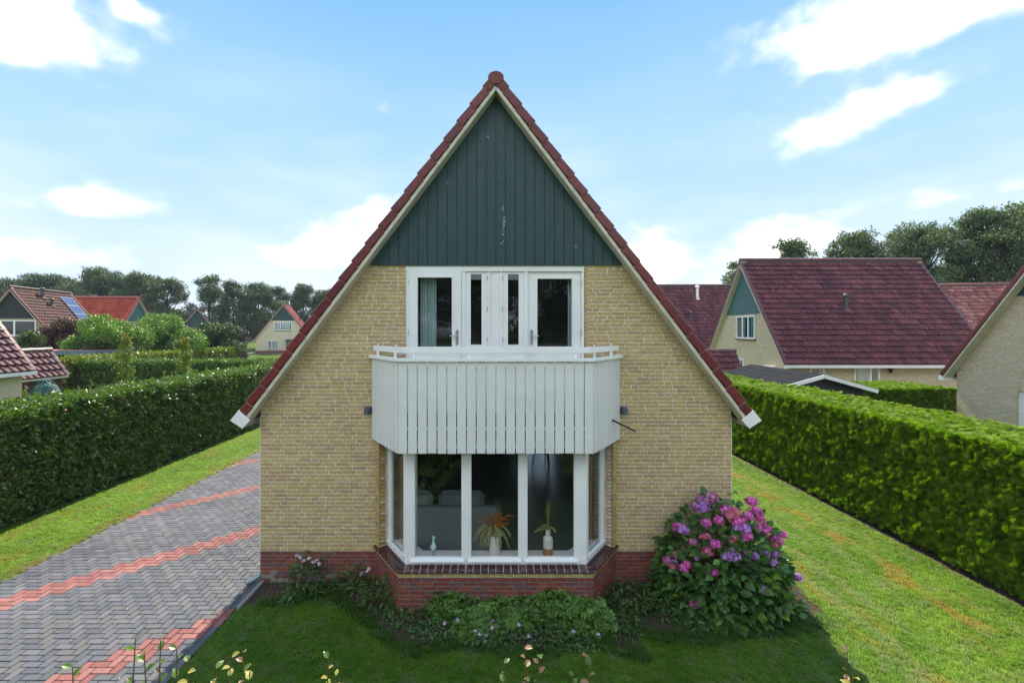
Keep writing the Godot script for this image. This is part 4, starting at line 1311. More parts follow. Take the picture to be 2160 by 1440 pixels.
func make_room():
	# things behind the glass
	var s := thing("sofa", "grey fabric sofa seen through the left pane of the bay window", "sofa", Vector3(-0.95, 0.3, -0.75))
	var mb := MB.new()
	mb.cbox(Vector3(0, 0.42, 0.42), Vector3(2.0, 0.84, 0.22), 0.05)
	part("backrest", mb, mats.sofa, s)
	mb = MB.new()
	mb.cbox(Vector3(0, 0.21, -0.15), Vector3(2.0, 0.42, 0.9), 0.05)
	part("seat", mb, mats.sofa, s)
	for k in [-0.94, 0.94]:
		mb = MB.new()
		mb.cbox(Vector3(k, 0.3, -0.1), Vector3(0.2, 0.6, 1.0), 0.05)
		part("armrest", mb, mats.sofa, s)
	for k in [-0.55, 0.35]:
		mb = MB.new()
		mb.cbox(Vector3(k, 0.80, 0.16), Vector3(0.8, 0.42, 0.2), 0.08, Basis(Vector3.RIGHT, -0.25))
		part("cushion", mb, mats.sofa, s)
	var t := thing("dining_table", "dining table standing far back in the room, seen through right bay pane", "table", Vector3(0.75, 0.3, -6.2))
	mb = MB.new()
	mb.cbox(Vector3(0, 0.74, 0), Vector3(1.7, 0.04, 0.9), 0.01)
	part("tabletop", mb, mats.interior_dark, t)
	for k in [[-0.7, -0.3], [0.7, -0.3], [-0.7, 0.3], [0.7, 0.3]]:
		mb = MB.new()
		mb.tube([Vector3(k[0], 0.73, k[1]), Vector3(k[0] * 1.08, 0, k[1] * 1.25)], [0.02, 0.02], 6)
		part("leg", mb, mats.dark_metal, t)
	for k in [[0.45, -5.35, 0.3], [1.25, -5.4, -0.2]]:
		var c := thing("dining_chair", "dark dining chair in the back of the room, seen through right bay pane", "chair", Vector3(k[0], 0.3, k[1]), k[2], "dining chairs behind the glass")
		mb = MB.new()
		mb.cbox(Vector3(0, 0.45, 0), Vector3(0.44, 0.05, 0.44), 0.015)
		part("seat", mb, mats.interior_dark, c)
		mb = MB.new()
		mb.cbox(Vector3(0, 0.72, 0.2), Vector3(0.42, 0.32, 0.04), 0.015)
		part("backrest", mb, mats.interior_dark, c)
		for q in [[-0.19, -0.19], [0.19, -0.19], [-0.19, 0.19], [0.19, 0.19]]:
			mb = MB.new()
			mb.tube([Vector3(q[0], 0.44, q[1]), Vector3(q[0] * 1.2, 0, q[1] * 1.2)], [0.014, 0.012], 6)
			part("leg", mb, mats.dark_metal, c)
	# duck
	var y := 0.72
	var px := func(p: float) -> float: return (p - VX) * 7.0 / F
	var d := thing("bird_figurine", "pale mint long-necked bird figurine on thin legs in the bay window", "figurine", Vector3(px.call(914), y, 0.5))
	mb = MB.new()
	mb.lathe([Vector2(0.001, 0.06), Vector2(0.022, 0.07), Vector2(0.042, 0.10), Vector2(0.042, 0.13), Vector2(0.024, 0.165), Vector2(0.015, 0.20), Vector2(0.014, 0.235), Vector2(0.020, 0.255), Vector2(0.018, 0.272), Vector2(0.001, 0.285)], 12)
	mb.tube([Vector3(0, 0.13, 0), Vector3(-0.03, 0.1, -0.03), Vector3(-0.06, 0.075, -0.05)], [0.035, 0.03, 0.006], 8)
	part("body", mb, mats.duck, d)
	mb = MB.new()
	mb.tube([Vector3(0.012, 0.262, 0), Vector3(0.045, 0.257, 0.008)], [0.008, 0.002], 6)
	part("beak", mb, mats.duck, d)
	for k in [-0.016, 0.016]:
		mb = MB.new()
		mb.tube([Vector3(k, 0.075, 0), Vector3(k, 0.006, 0.0)], [0.003, 0.003], 5)
		for a in [-0.5, 0.0, 0.5]: mb.tube([Vector3(k, 0.006, 0), Vector3(k + sin(a) * 0.035, 0.003, cos(a) * 0.035)], [0.003, 0.002], 5)
		part("leg", mb, mats.twig, d)
	# vases
	var v := thing("white_vase", "plain white vase holding orange and cream pampas plumes in the bay window", "vase", Vector3(px.call(1043), y, 0.48))
	mb = MB.new()
	mb.lathe([Vector2(0.001, 0), Vector2(0.075, 0.0), Vector2(0.082, 0.01), Vector2(0.080, 0.10), Vector2(0.070, 0.22), Vector2(0.058, 0.262), Vector2(0.045, 0.272), Vector2(0.04, 0.26)], 20)
	part("body", mb, mats.ceramic, v)
	for k in 60:
		var a := R(0, TAU)
		var orange := k % 2 == 0
		var lean := R(0.05, 0.40) if orange else R(0.22, 0.46)
		var hgt := R(0.24, 0.42) if orange else R(0.16, 0.32)
		plume(v, Vector3(0, 0.25, 0), Vector3(cos(a) * lean * 0.6, hgt, sin(a) * lean * 0.25), (Color(0.66, 0.22, 0.03) if orange else Color(0.74, 0.66, 0.36)), 0.036, 0.02 if orange else R(0.14, 0.42))
	v = thing("two_tone_vase", "bottle-necked vase, cream above and brown below, with dried stalks in bay window", "vase", Vector3(px.call(1156), y, 0.5))
	mb = MB.new()
	mb.lathe([Vector2(0.036, 0.29), Vector2(0.036, 0.36), Vector2(0.033, 0.38), Vector2(0.028, 0.37)], 18)
	mb.lathe([Vector2(0.073, 0.11), Vector2(0.073, 0.24), Vector2(0.066, 0.262), Vector2(0.036, 0.29)], 18)
	part("upper_body", mb, mats.ceramic, v)
	mb = MB.new()
	mb.col = Color(0.36, 0.17, 0.08)
	mb.lathe([Vector2(0.001, 0), Vector2(0.068, 0.0), Vector2(0.075, 0.012), Vector2(0.0735, 0.112)], 18)
	part("lower_body", mb, mats.painted, v)
	for k in 18: plume(v, Vector3(R(-0.015, 0.015), 0.36, 0), Vector3(R(-0.02, 0.02), R(0.2, 0.44), R(-0.02, 0.02)), Color(0.52, 0.42, 0.12), 0.012, 0.0)
	for k in 14:
		var a := R(0, TAU)
		plume(v, Vector3(0, 0.36, 0), Vector3(cos(a) * R(0.08, 0.17), R(0.05, 0.16), sin(a) * 0.05), Color(0.62, 0.56, 0.36) if k > 2 else Color(0.45, 0.18, 0.04), 0.008, 0.08)
	# curtains
	for e in [[-1.20, 0.36, 0.02, -0.10, "curtain beside left bay pane, thin and pale"], [1.20, 0.36, -0.02, 0.10, "curtain beside right bay pane, thin and pale"]]:
		mb = MB.new()
		for k in 12:
			var a: float = e[0] + e[3] * 0.1 * k / 2.0
			mb.bx(minf(a, a + e[3] * 0.09), maxf(a, a + e[3] * 0.09), 0.75, 2.42, 0.42 - 0.02 * k, 0.43 - 0.02 * k + 0.012 * (k % 2))
		var c := put("curtain", mb.mesh(), mats.curtain, self)
		tag(c, e[4], "curtain")
	for e in [[882, 917, "pale green pleated curtain behind the left balcony door", 0], [1202, 1209, "narrow fold of curtain behind the right balcony door", 0]]:
		mb = MB.new()
		var n := int((e[1] - e[0]) / 3.0) * 2
		for k in n:
			var t0: float = float(k) / n; var t1: float = float(k + 1) / n
			var x0 := wx(lerpf(e[0], e[1], t0)); var x1 := wx(lerpf(e[0], e[1], t1))
			var za := -0.20 + 0.025 * sin(k * 1.9); var zb := -0.20 + 0.025 * sin((k + 1) * 1.9)
			mb.quad(Vector3(x0, 2.75, za), Vector3(x1, 2.75, zb), Vector3(x1, 5.0, zb), Vector3(x0, 5.0, za))
		var c := put("curtain", mb.mesh(), mats.curtain, self)
		tag(c, e[2], "curtain")

func plume(parent: Node3D, o: Vector3, tip: Vector3, c: Color, w: float, droop: float):
	var mb := MB.new()
	mb.col = c
	var pts := []
	for k in 9:                                               # rises, then bows over under its own weight
		var t := k / 8.0
		pts.append(o + Vector3(tip.x * t * (0.6 + 0.7 * t), tip.y * t * (1.7 - 0.7 * t) - droop * pow(t, 3.0), tip.z * t * (0.6 + 0.7 * t)))
	mb.tube(pts, [0.002, 0.002, 0.002, 0.002, 0.0015, 0.0015, 0.001, 0.001, 0.0005], 4, false)
	for k in 110:
		var t := R(0.42, 1.0)
		var i := mini(int(t * 8.0), 7)
		var q: Vector3 = pts[i].lerp(pts[i + 1], t * 8.0 - i)
		var d: Vector3 = (pts[i + 1] - pts[i]).normalized()
		var side := Vector3(R(-1, 1), R(-1, 1), R(-1, 1)).normalized()
		var e := q + d * R(0.01, 0.05) + side * w * R(0.2, 1.0) + Vector3(0, -0.02 * signf(droop), 0)
		var s := d.cross(side).normalized() * 0.0028
		mb.col = vary(c, 0.25)
		mb.tri(q - s, q + s, e)
	part("plume", mb, mats.grass, parent)

# ------------------------------------------------------------------ leaves
func leaf_quad(mb: MB, o: Vector3, d: Vector3, up: Vector3, l: float, w: float):     # a folded, pointed leaf of four triangles
	var s := d.cross(up).normalized() * w * 0.5
	var m := o + d * l * 0.45 - up * w * 0.12
	var a := o + d * l * 0.42 + s; var b := o + d * l * 0.42 - s
	var t := o + d * l - up * l * 0.12
	mb.tri(o, a, m); mb.tri(o, m, b); mb.tri(a, t, m); mb.tri(m, t, b)

func leaf_oval(mb: MB, l: float, w: float):                   # a rounded leaf with a fold and a drooping tip, along +z
	var pr := [[0.0, 0.0, 0.0], [0.16, 0.3, 0.012], [0.38, 0.5, 0.02], [0.62, 0.44, 0.012], [0.83, 0.22, -0.02], [1.0, 0.0, -0.09]]
	for k in 5:
		var p: Array = pr[k]; var q: Array = pr[k + 1]
		for s in [-1.0, 1.0]:
			var a := Vector3(0, p[2] * l, p[0] * l); var b := Vector3(0, q[2] * l, q[0] * l)
			var c := Vector3(s * q[1] * w, q[2] * l + q[1] * w * 0.28, q[0] * l); var d := Vector3(s * p[1] * w, p[2] * l + p[1] * w * 0.28, p[0] * l)
			if s > 0: mb.tri(a, b, c); mb.tri(a, c, d)
			else: mb.tri(a, c, b); mb.tri(a, d, c)

func rand_dir(r: RandomNumberGenerator) -> Vector3:
	var z := r.randf_range(-1, 1); var a := r.randf() * TAU
	return Vector3(cos(a) * sqrt(1 - z * z), z, sin(a) * sqrt(1 - z * z))

func leaf_cluster(seed_: int, n: int, spread: float, l: float, w: float, up_bias := 0.6) -> ArrayMesh:
	var r := RandomNumberGenerator.new()
	r.seed = seed_
	var mb := MB.new()
	for k in n:
		var o := rand_dir(r) * spread * pow(r.randf(), 0.5)
		var d := (rand_dir(r) + Vector3(0, -0.2, 0)).normalized()
		var up := (rand_dir(r) + Vector3.UP * up_bias).normalized()
		if absf(d.dot(up)) > 0.9: up = d.cross(Vector3.RIGHT).normalized()
		var v := r.randf_range(0.75, 1.2)
		mb.col = Color(v, v * r.randf_range(0.95, 1.05), v * 0.9)
		leaf_quad(mb, o, d, up, l * r.randf_range(0.7, 1.2), w * r.randf_range(0.7, 1.15))
	return mb.mesh()

func thuja_spray(seed_: int) -> ArrayMesh:                    # a flat fan of scale twigs, growing along +z
	var r := RandomNumberGenerator.new()
	r.seed = seed_
	var mb := MB.new()
	for k in 9:
		var a := (k - 4) * 0.24 + r.randf_range(-0.08, 0.08)
		var l := 0.10 * cos(a * 0.8) * r.randf_range(0.7, 1.1)
		var o := Vector3(0, 0, 0.02 + 0.006 * k * 0)
		var d := Vector3(sin(a), r.randf_range(-0.18, 0.22), cos(a)).normalized()
		var s := Vector3(cos(a), 0, -sin(a)) * 0.005
		var v := r.randf_range(0.8, 1.25)
		mb.col = Color(v, v, v)
		mb.tri(o - s * 0.5, o + s * 0.5, o + d * l * 0.6 + s); mb.tri(o - s * 0.5, o + d * l * 0.6 + s, o + d * l * 0.6 - s)
		mb.tri(o + d * l * 0.6 - s, o + d * l * 0.6 + s, o + d * l)
		for q in [-1.0, 1.0]:
			var e := o + d * l * r.randf_range(0.35, 0.6)
			var f: Vector3 = (d + Vector3(cos(a), 0, -sin(a)) * 0.8 * q).normalized()
			mb.tri(e - d * 0.006, e + d * 0.006, e + f * l * 0.4)
	return mb.mesh()

# Scatter copies over the outside of a box-shaped hedge. faces: which of +x -x +y +z -z
func hedge_points(x0: float, x1: float, z0: float, z1: float, h: float, face_: String, n: int, depth: float, wave: float) -> Array:
	var out := []
	for i in n:
		var p: Vector3; var nrm: Vector3
		match face_:
			"top": p = Vector3(R(x0, x1), h, R(z0, z1)); nrm = Vector3.UP
			"+x": p = Vector3(x1, R(0.08, h), R(z0, z1)); nrm = Vector3.RIGHT
			"-x": p = Vector3(x0, R(0.05, h), R(z0, z1)); nrm = Vector3.LEFT
			"+z": p = Vector3(R(x0, x1), R(0.05, h), z1); nrm = Vector3.BACK
			"-z": p = Vector3(R(x0, x1), R(0.05, h), z0); nrm = Vector3.FORWARD
		var bump := noise_a.get_noise_3d(p.x * 9.0, p.y * 9.0, p.z * 9.0) * wave + noise_b.get_noise_3d(p.x * 16.0, p.y * 16.0, p.z * 16.0) * wave * 0.6
		p += nrm * (bump - depth * R(0, 1) * R(0, 1))
		out.append([p, nrm])
	return out

func look(nrm: Vector3, roll: float) -> Basis:                # +z along nrm
	var s := nrm.cross(Vector3.UP if absf(nrm.y) < 0.95 else Vector3.RIGHT).normalized()
	return Basis(s, nrm.cross(s) * -1.0, nrm).orthonormalized() * Basis(Vector3(0, 0, 1), roll)

func hedge_core(parent: Node3D, x0: float, x1: float, z0: float, z1: float, h: float, c: Color):
	var mb := MB.new()
	mb.col = c
	mb.bx(x0, x1, 0.0, h, z0, z1)
	part("inner_growth", mb, mats.shrub, parent)

func make_thuja_hedges():
	var sprays := [thuja_spray(1), thuja_spray(2), thuja_spray(3)]
	for e in [["tall bright green clipped conifer hedge along the lawn right of the brick house", 7.9, 9.8, -12.0, 4.5, 2.3, ["-x", "top", "-z", "+z"]],
			["lower conifer hedge with dark shaded face, running between shed and right-hand house wall", 12.6, 16.4, -11.4, -8.95, 2.02, ["+z", "top", "-x"]]]:
		var root := thing("conifer_hedge", e[0], "hedge")
		hedge_core(root, e[1] + 0.28, e[2] - 0.28, e[3] + 0.25, e[4] - 0.25, e[5] - 0.22, Color(0.16, 0.27, 0.02))
		var ins := [Inst.new(), Inst.new(), Inst.new()]
		for f in e[6]:
			var area: float = {"-x": (e[4] - e[3]) * e[5], "top": (e[4] - e[3]) * (e[2] - e[1]), "+z": (e[2] - e[1]) * e[5], "-z": (e[2] - e[1]) * e[5]}[f]
			for q in hedge_points(e[1], e[2], e[3], e[4], e[5], f, int(area * 1350), 0.34, 0.07):
				var p: Vector3 = q[0]; var n: Vector3 = q[1]
				var side := n.cross(Vector3.UP) if f != "top" else Vector3.RIGHT
				var dir := (n * R(0.25, 0.9) + Vector3.UP * R(0.2, 1.0) + side * R(-0.75, 0.75)).normalized()
				if f == "top": dir = Vector3(R(-0.9, 0.9), R(0.0, 0.28), R(-0.9, 0.9)).normalized()
				var face_to := (n + Vector3(R(-0.9, 0.9), R(-0.3, 0.8), R(-0.9, 0.9)) * (0.3 if f == "top" else 1.0)).normalized()
				var sx := face_to.cross(dir).normalized()
				var bs := Basis(sx, dir.cross(sx), dir)
				var c := Color(0.15, 0.255, 0.017).lerp(Color(0.28, 0.38, 0.025), rng.randf())
				if rng.randf() < 0.12: c = Color(0.32, 0.40, 0.03)
				if f == "top" and rng.randf() < 0.02: c = Color(0.42, 0.34, 0.16)      # dry clippings
				ins[rng.randi() % 3].add(bs.scaled(Vector3.ONE * R(0.7, 1.3)), p, c)
		for k in 3: copies("foliage", ins[k], sprays[k], mats.thuja, root)
		var mb := MB.new()
		for i in int((e[4] - e[3]) / 0.6):
			var z: float = e[3] + 0.5 + i * 0.6
			mb.tube([Vector3(e[1] + 0.55 + R(-0.05, 0.05), 0, z), Vector3(e[1] + 0.6, 1.2, z + R(-0.1, 0.1))], [0.05, 0.03], 6)
		stuff(part("stems", mb, mats.bark, root))

func make_beech_hedges():
	var cl := [leaf_cluster(11, 7, 0.07, 0.085, 0.058, 0.7), leaf_cluster(12, 7, 0.07, 0.085, 0.058, 0.5), leaf_cluster(13, 6, 0.08, 0.09, 0.06, 0.6)]
	var light := [leaf_cluster(14, 6, 0.09, 0.07, 0.045, 0.4)]
	for e in [["tall dark glossy beech hedge along the strip of grass left of the driveway", -11.5, -10.2, -22.0, 3.0, 2.42, ["+x", "top"], 1.0],
			["dark beech hedge standing crosswise behind the tall hedge", -24.5, -12.5, -20.6, -19.4, 2.3, ["+z", "top"], 0.5],
			["sunlit yellow-topped beech hedge receding beside the leafy green shrubs", -25.6, -24.4, -36.0, -18.5, 2.45, ["+x", "top", "+z"], 0.32],
			["far low hedge beside the distant pale house with red roof", -47.0, -39.5, -66.0, -64.5, 2.0, ["+z", "top", "+x"], 0.15],
			["beech hedge along the street, below and behind the viewpoint", -9.0, 9.0, 5.1, 6.3, 1.78, ["-z", "top"], 0.22]]:
		var root := thing("beech_hedge", e[0], "hedge")
		var k: float = e[7]
		hedge_core(root, e[1] + 0.22, e[2] - 0.22, e[3] + 0.2, e[4] - 0.2, e[5] - 0.2, Color(0.07, 0.12, 0.022))
		var ins := [Inst.new(), Inst.new(), Inst.new()]
		var ins2 := Inst.new()
		for f in e[6]:
			var area: float = {"+x": (e[4] - e[3]) * e[5], "top": (e[4] - e[3]) * (e[2] - e[1]), "+z": (e[2] - e[1]) * e[5], "-z": (e[2] - e[1]) * e[5]}[f]
			var big := 1.0 / sqrt(k)
			for q in hedge_points(e[1], e[2], e[3], e[4], e[5], f, int(area * 330 * k), 0.34, 0.13):
				var p: Vector3 = q[0]
				var c := Color(0.085, 0.16, 0.03).lerp(Color(0.15, 0.24, 0.048), rng.randf())
				if rng.randf() < 0.14: c = Color(0.20, 0.28, 0.05)
				if rng.randf() < 0.008: c = Color(0.20, 0.05, 0.02)
				if k > 0.25 and k < 0.45: c = Color(0.18, 0.25, 0.03).lerp(Color(0.29, 0.31, 0.04), rng.randf())
				ins[rng.randi() % 3].add(look((q[1] + Vector3(R(-0.6, 0.6), R(-0.2, 0.7), R(-0.6, 0.6))).normalized(), R(0, TAU)).scaled(Vector3.ONE * R(0.75, 1.2) * big), p, c)
		# young shoots standing out of the top
		if k >= 0.5:
			for i in int((e[4] - e[3]) * (e[2] - e[1]) * 3.2):
				var x := R(e[1], e[2]); var z := R(e[3], e[4])
				var h := R(0.05, 0.42) * R(0.4, 1.0)
				for j in int(h / 0.045) + 1:
					ins2.add(Basis(Vector3.UP, R(0, TAU)).scaled(Vector3.ONE * R(0.45, 0.7)), Vector3(x + R(-0.03, 0.03), e[5] + j * 0.05, z + R(-0.03, 0.03)), vary(Color(0.17, 0.22, 0.025), 0.35, 0.15))
		for j in 3: copies("foliage", ins[j], cl[j], mats.beech, root)
		if ins2.count: copies("young_shoots", ins2, light[0], mats.beech, root)
		if k == 1.0:
			var mb := MB.new()
			for i in 60:
				var z: float = e[3] + 0.3 + i * 0.41
				mb.tube([Vector3(e[2] - 0.30 + R(-0.04, 0.04), 0, z), Vector3(e[2] - 0.35, 0.5, z + R(-0.05, 0.05)), Vector3(e[2] - 0.5, 1.0, z)], [0.028, 0.022, 0.015], 5)
			stuff(part("stems", mb, mats.twig, root))
	# tall untrimmed tufts rising from the hedge
	for e in [[265, 705, 16.2, "tall untrimmed leafy shoot with orange tip rising from hedge, before left bright shrub"], [390, 712, 18.0, "tall untrimmed leafy shoot with reddish tip rising from hedge, before right bright shrub"]]:
		var top := at(e[0], e[1], e[2])
		var root := thing("hedge_leader", e[3], "shoot", Vector3(top.x, 2.2, top.z))
		var h := top.y - 2.2
		var mb := MB.new()
		mb.tube([Vector3(0, -0.4, 0), Vector3(0.02, h * 0.5, 0), Vector3(0, h, 0)], [0.02, 0.014, 0.005], 5)
		part("stem", mb, mats.twig, root)
		var ins := Inst.new()
		for i in 260:
			var y := R(-0.3, h)
			var w := 0.42 * (1.0 - 0.65 * clampf(y / h, 0, 1))
			var c := Color(0.12, 0.2, 0.02).lerp(Color(0.22, 0.27, 0.03), rng.randf())
			if y > h * 0.86: c = c.lerp(Color(0.36, 0.16, 0.03), rng.randf())
			ins.add(Basis(Vector3.UP, R(0, TAU)), Vector3(R(-1, 1) * w * R(0.2, 1), y, R(-1, 1) * w * R(0.2, 1)), c)
		copies("foliage", ins, light[0], mats.beech, root)

# ------------------------------------------------------------------ trees and bushes
var tree_clusters := []
func tree(called: String, label: String, category: String, base: Vector3, height: float, half: float, col: Color, seed_: int, o := {}):
	if tree_clusters.is_empty():
		for k in 4: tree_clusters.append(leaf_cluster(40 + k, 34, 0.42, 0.17, 0.12, 0.7))
	var r := RandomNumberGenerator.new()
	r.seed = seed_
	var root := thing(called, label, category, base, 0.0, o.get("group", ""))
	var trunk_h: float = height * o.get("bare", 0.28)
	var mb := MB.new()
	var tr: float = o.get("trunk", height * 0.018)
	mb.tube([Vector3(0, -0.1, 0), Vector3(0.05, trunk_h * 0.6, 0.03), Vector3(-0.05, height * 0.55, 0), Vector3(0, height * 0.9, 0)], [tr * 1.25, tr, tr * 0.6, tr * 0.12], 8)
	var lobes := []
	var n: int = o.get("lobes", 16)
	for i in n:
		var t := (i + 0.5) / n
		var y := trunk_h + (height - trunk_h) * t
		var env := half * pow(sin(clampf(0.16 + t * 0.82, 0, 1) * PI), 0.65)
		var a := i * 2.4 + r.randf_range(-0.5, 0.5)
		var rad := env * r.randf_range(0.3, 0.95)
		var c := Vector3(cos(a) * rad, y + r.randf_range(-0.05, 0.05) * height, sin(a) * rad)
		var s: float = half * r.randf_range(0.3, 0.5) * o.get("lobe", 0.72 if n > 24 else 1.0)
		c.y = minf(c.y, height - s * 0.7)
		lobes.append([c, s])
		var st := Vector3(0, maxf(trunk_h * 0.7, c.y - rad * 0.9 - height * 0.12), 0)
		mb.tube([st, st.lerp(c, 0.5) + Vector3(0, -0.05 * height * 0.5, 0), c], [tr * 0.45, tr * 0.28, tr * 0.06], 5, false)
	part("trunk", mb, mats.bark, root)
	var ins := [Inst.new(), Inst.new(), Inst.new(), Inst.new()]
	var cs: float = o.get("cluster", 1.0)
	var per: float = o.get("dense", 1.0)
	for l in lobes:
		var cnt := int(34 * per * pow(l[1] / (0.8 * cs), 2.0)) + 5
		for k in cnt:
			var d := rand_dir(r)
			var p: Vector3 = l[0] + d * l[1] * pow(r.randf(), 0.33) * Vector3(1.05, 0.8, 1.05)
			if p.y < 0.2: continue
			var v := r.randf_range(0.7, 1.3)
			var c := Color(col.r * v * r.randf_range(0.85, 1.15), col.g * v, col.b * v)
			if o.has("tint2") and r.randf() < 0.3: c = o.tint2
			ins[r.randi() % 4].add(Basis(Vector3.UP, r.randf() * TAU).scaled(Vector3.ONE * cs * r.randf_range(0.7, 1.25)), p, c)
	for k in 4:
		if ins[k].count: copies("crown", ins[k], tree_clusters[k], o.get("mat", mats.tree), root)
	return root

func make_trees():
	var oak := Color(0.10, 0.135, 0.055)
	var i := 0
	for e in [[15, 590, 62, 96], [85, 580, 60, 96], [140, 588, 50, 102], [207, 567, 62, 92], [262, 585, 45, 94], [302, 577, 42, 90], [352, 588, 40, 88], [441, 581, 30, 92], [492, 594, 34, 95], [545, 597, 42, 99], [585, 607, 28, 112], [640, 601, 38, 116], [690, 612, 36, 118]]:
		var d: float = e[3]
		var p := at(e[0], 700, d)
		var top := at(e[0], e[1], d).y
		var where: String = ["behind the house with solar panel", "behind the house with solar panel", "behind the house with solar panel", "behind the orange-red roof", "behind the orange-red roof", "behind the orange-red roof", "standing alone by gap in tree row", "at the gap, beside small dark gable", "in row behind dark leafy shrub", "in row behind dark leafy shrub", "left of distant pale house", "behind distant pale house", "behind distant pale house"][i]
		tree("broadleaf_tree", "tall grey-green broadleaf tree " + where, "tree", Vector3(p.x, 0, p.z), top, e[2] * d / F * 1.15, vary(oak, 0.15), 100 + i, {"group": "trees along the far left edge of the park", "bare": 0.14, "lobes": 34, "dense": 0.62, "cluster": 1.55})
		i += 1
	i = 0
	for e in [[1565, 552, 45, 46], [1672, 505, 66, 44], [1800, 492, 76, 43], [1935, 472, 92, 42], [2075, 448, 100, 40], [2185, 432, 105, 38], [2010, 560, 60, 46]]:
		var d: float = e[3]
		var p := at(e[0], 700, d)
		var top := at(e[0], e[1], d).y
		var where: String = ["peeping between the two purple-red roofs", "over the left end of long ridge", "over the middle of long ridge", "over the right end of long ridge", "above the roof with light tiles", "above the right-hand gable", "low in the gap beside light-tiled roof"][i]
		tree("oak_tree", "dark green oak crown " + where, "tree", Vector3(p.x, 0, p.z), top, e[2] * d / F * 1.08, vary(Color(0.145, 0.19, 0.085), 0.14), 200 + i, {"group": "oaks behind the right-hand houses", "bare": 0.28, "lobes": 44, "lobe": 0.62, "dense": 0.46, "cluster": 1.0})
		i += 1
	# far wood closing the horizon
	var ins := Inst.new()
	if true:
		for k in 2600:
			var px := R(-100, 2300)
			var d := R(230, 270)
			var p := at(px, 700, d)
			ins.add(Basis(Vector3.UP, R(0, TAU)).scaled(Vector3.ONE * R(4.5, 8.0)), Vector3(p.x, R(0.0, 1.0) * (9.0 + 4.0 * noise_a.get_noise_1d(px * 0.1)), p.z), vary(Color(0.035, 0.055, 0.03), 0.25))
	var w := copies("far_wood", ins, tree_clusters[0], mats.tree, self)
	tag(w, "far line of woods closing the horizon behind all houses", "woods")
	# shrubs of the left-hand gardens
	var bushes := [
		[217, 668, 60, 33, Color(0.175, 0.29, 0.045), "large bright green leafy shrub before the orange-red roof", "left"],
		[345, 664, 62, 39, Color(0.175, 0.29, 0.045), "large bright green leafy shrub right of the orange-red roof", "mid"],
		[452, 684, 50, 45, Color(0.06, 0.105, 0.03), "dark green leafy shrub before the small dark gable", "right"],
		[60, 700, 30, 31, Color(0.10, 0.14, 0.05), "pale sparse shrub under the window of the house with solar panel", ""],
		[200, 715, 22, 31.4, Color(0.09, 0.13, 0.05), "small grey-green shrub at foot of the left bright shrub", ""]]
	i = 0
	for e in bushes:
		var d: float = e[3]
		var p := at(e[0], 700, d)
		tree("garden_shrub", e[5], "shrub", Vector3(p.x, 0, p.z), at(e[0], e[1], d).y, e[2] * d / F * 1.12, e[4], 300 + i, {"bare": 0.05, "lobes": 16, "dense": 1.0, "cluster": 0.62, "mat": mats.shrub, "trunk": 0.06})
		i += 1
	var pp := at(138, 700, 34)
	tree("copper_tree", "purple-brown leaved small tree below the solar panel", "tree", Vector3(pp.x, 0, pp.z), at(138, 672, 34).y, 1.85, Color(0.085, 0.042, 0.042), 320, {"bare": 0.1, "lobes": 14, "dense": 1.0, "cluster": 0.6, "mat": mats.shrub, "trunk": 0.06, "tint2": Color(0.16, 0.075, 0.05)})
	pp = at(505, 700, 60)
	tree("copper_tree", "small purple-leaved tree far off, right of the dark green shrub", "tree", Vector3(pp.x, 0, pp.z), at(505, 688, 60).y, 1.5, Color(0.085, 0.05, 0.06), 321, {"bare": 0.1, "lobes": 10, "dense": 0.6, "cluster": 0.9, "trunk": 0.06})
	# trees across the street, mirrored in the window panes
	i = 0
	for e in [[-7.5, 30, 10, 4.2], [-0.5, 28, 10.5, 4.4], [6.5, 31, 11, 4.4], [13, 29, 9.5, 4.0], [-14, 29, 9.5, 4.0]]:
		tree("street_conifer", "tall dark conifer across the street, mirrored in the window panes", "tree", Vector3(e[0], 0, e[1]), e[2], e[3], Color(0.03, 0.05, 0.018), 400 + i, {"group": "conifers across the street", "bare": 0.06, "lobes": 18, "dense": 0.5, "cluster": 1.3})
		i += 1

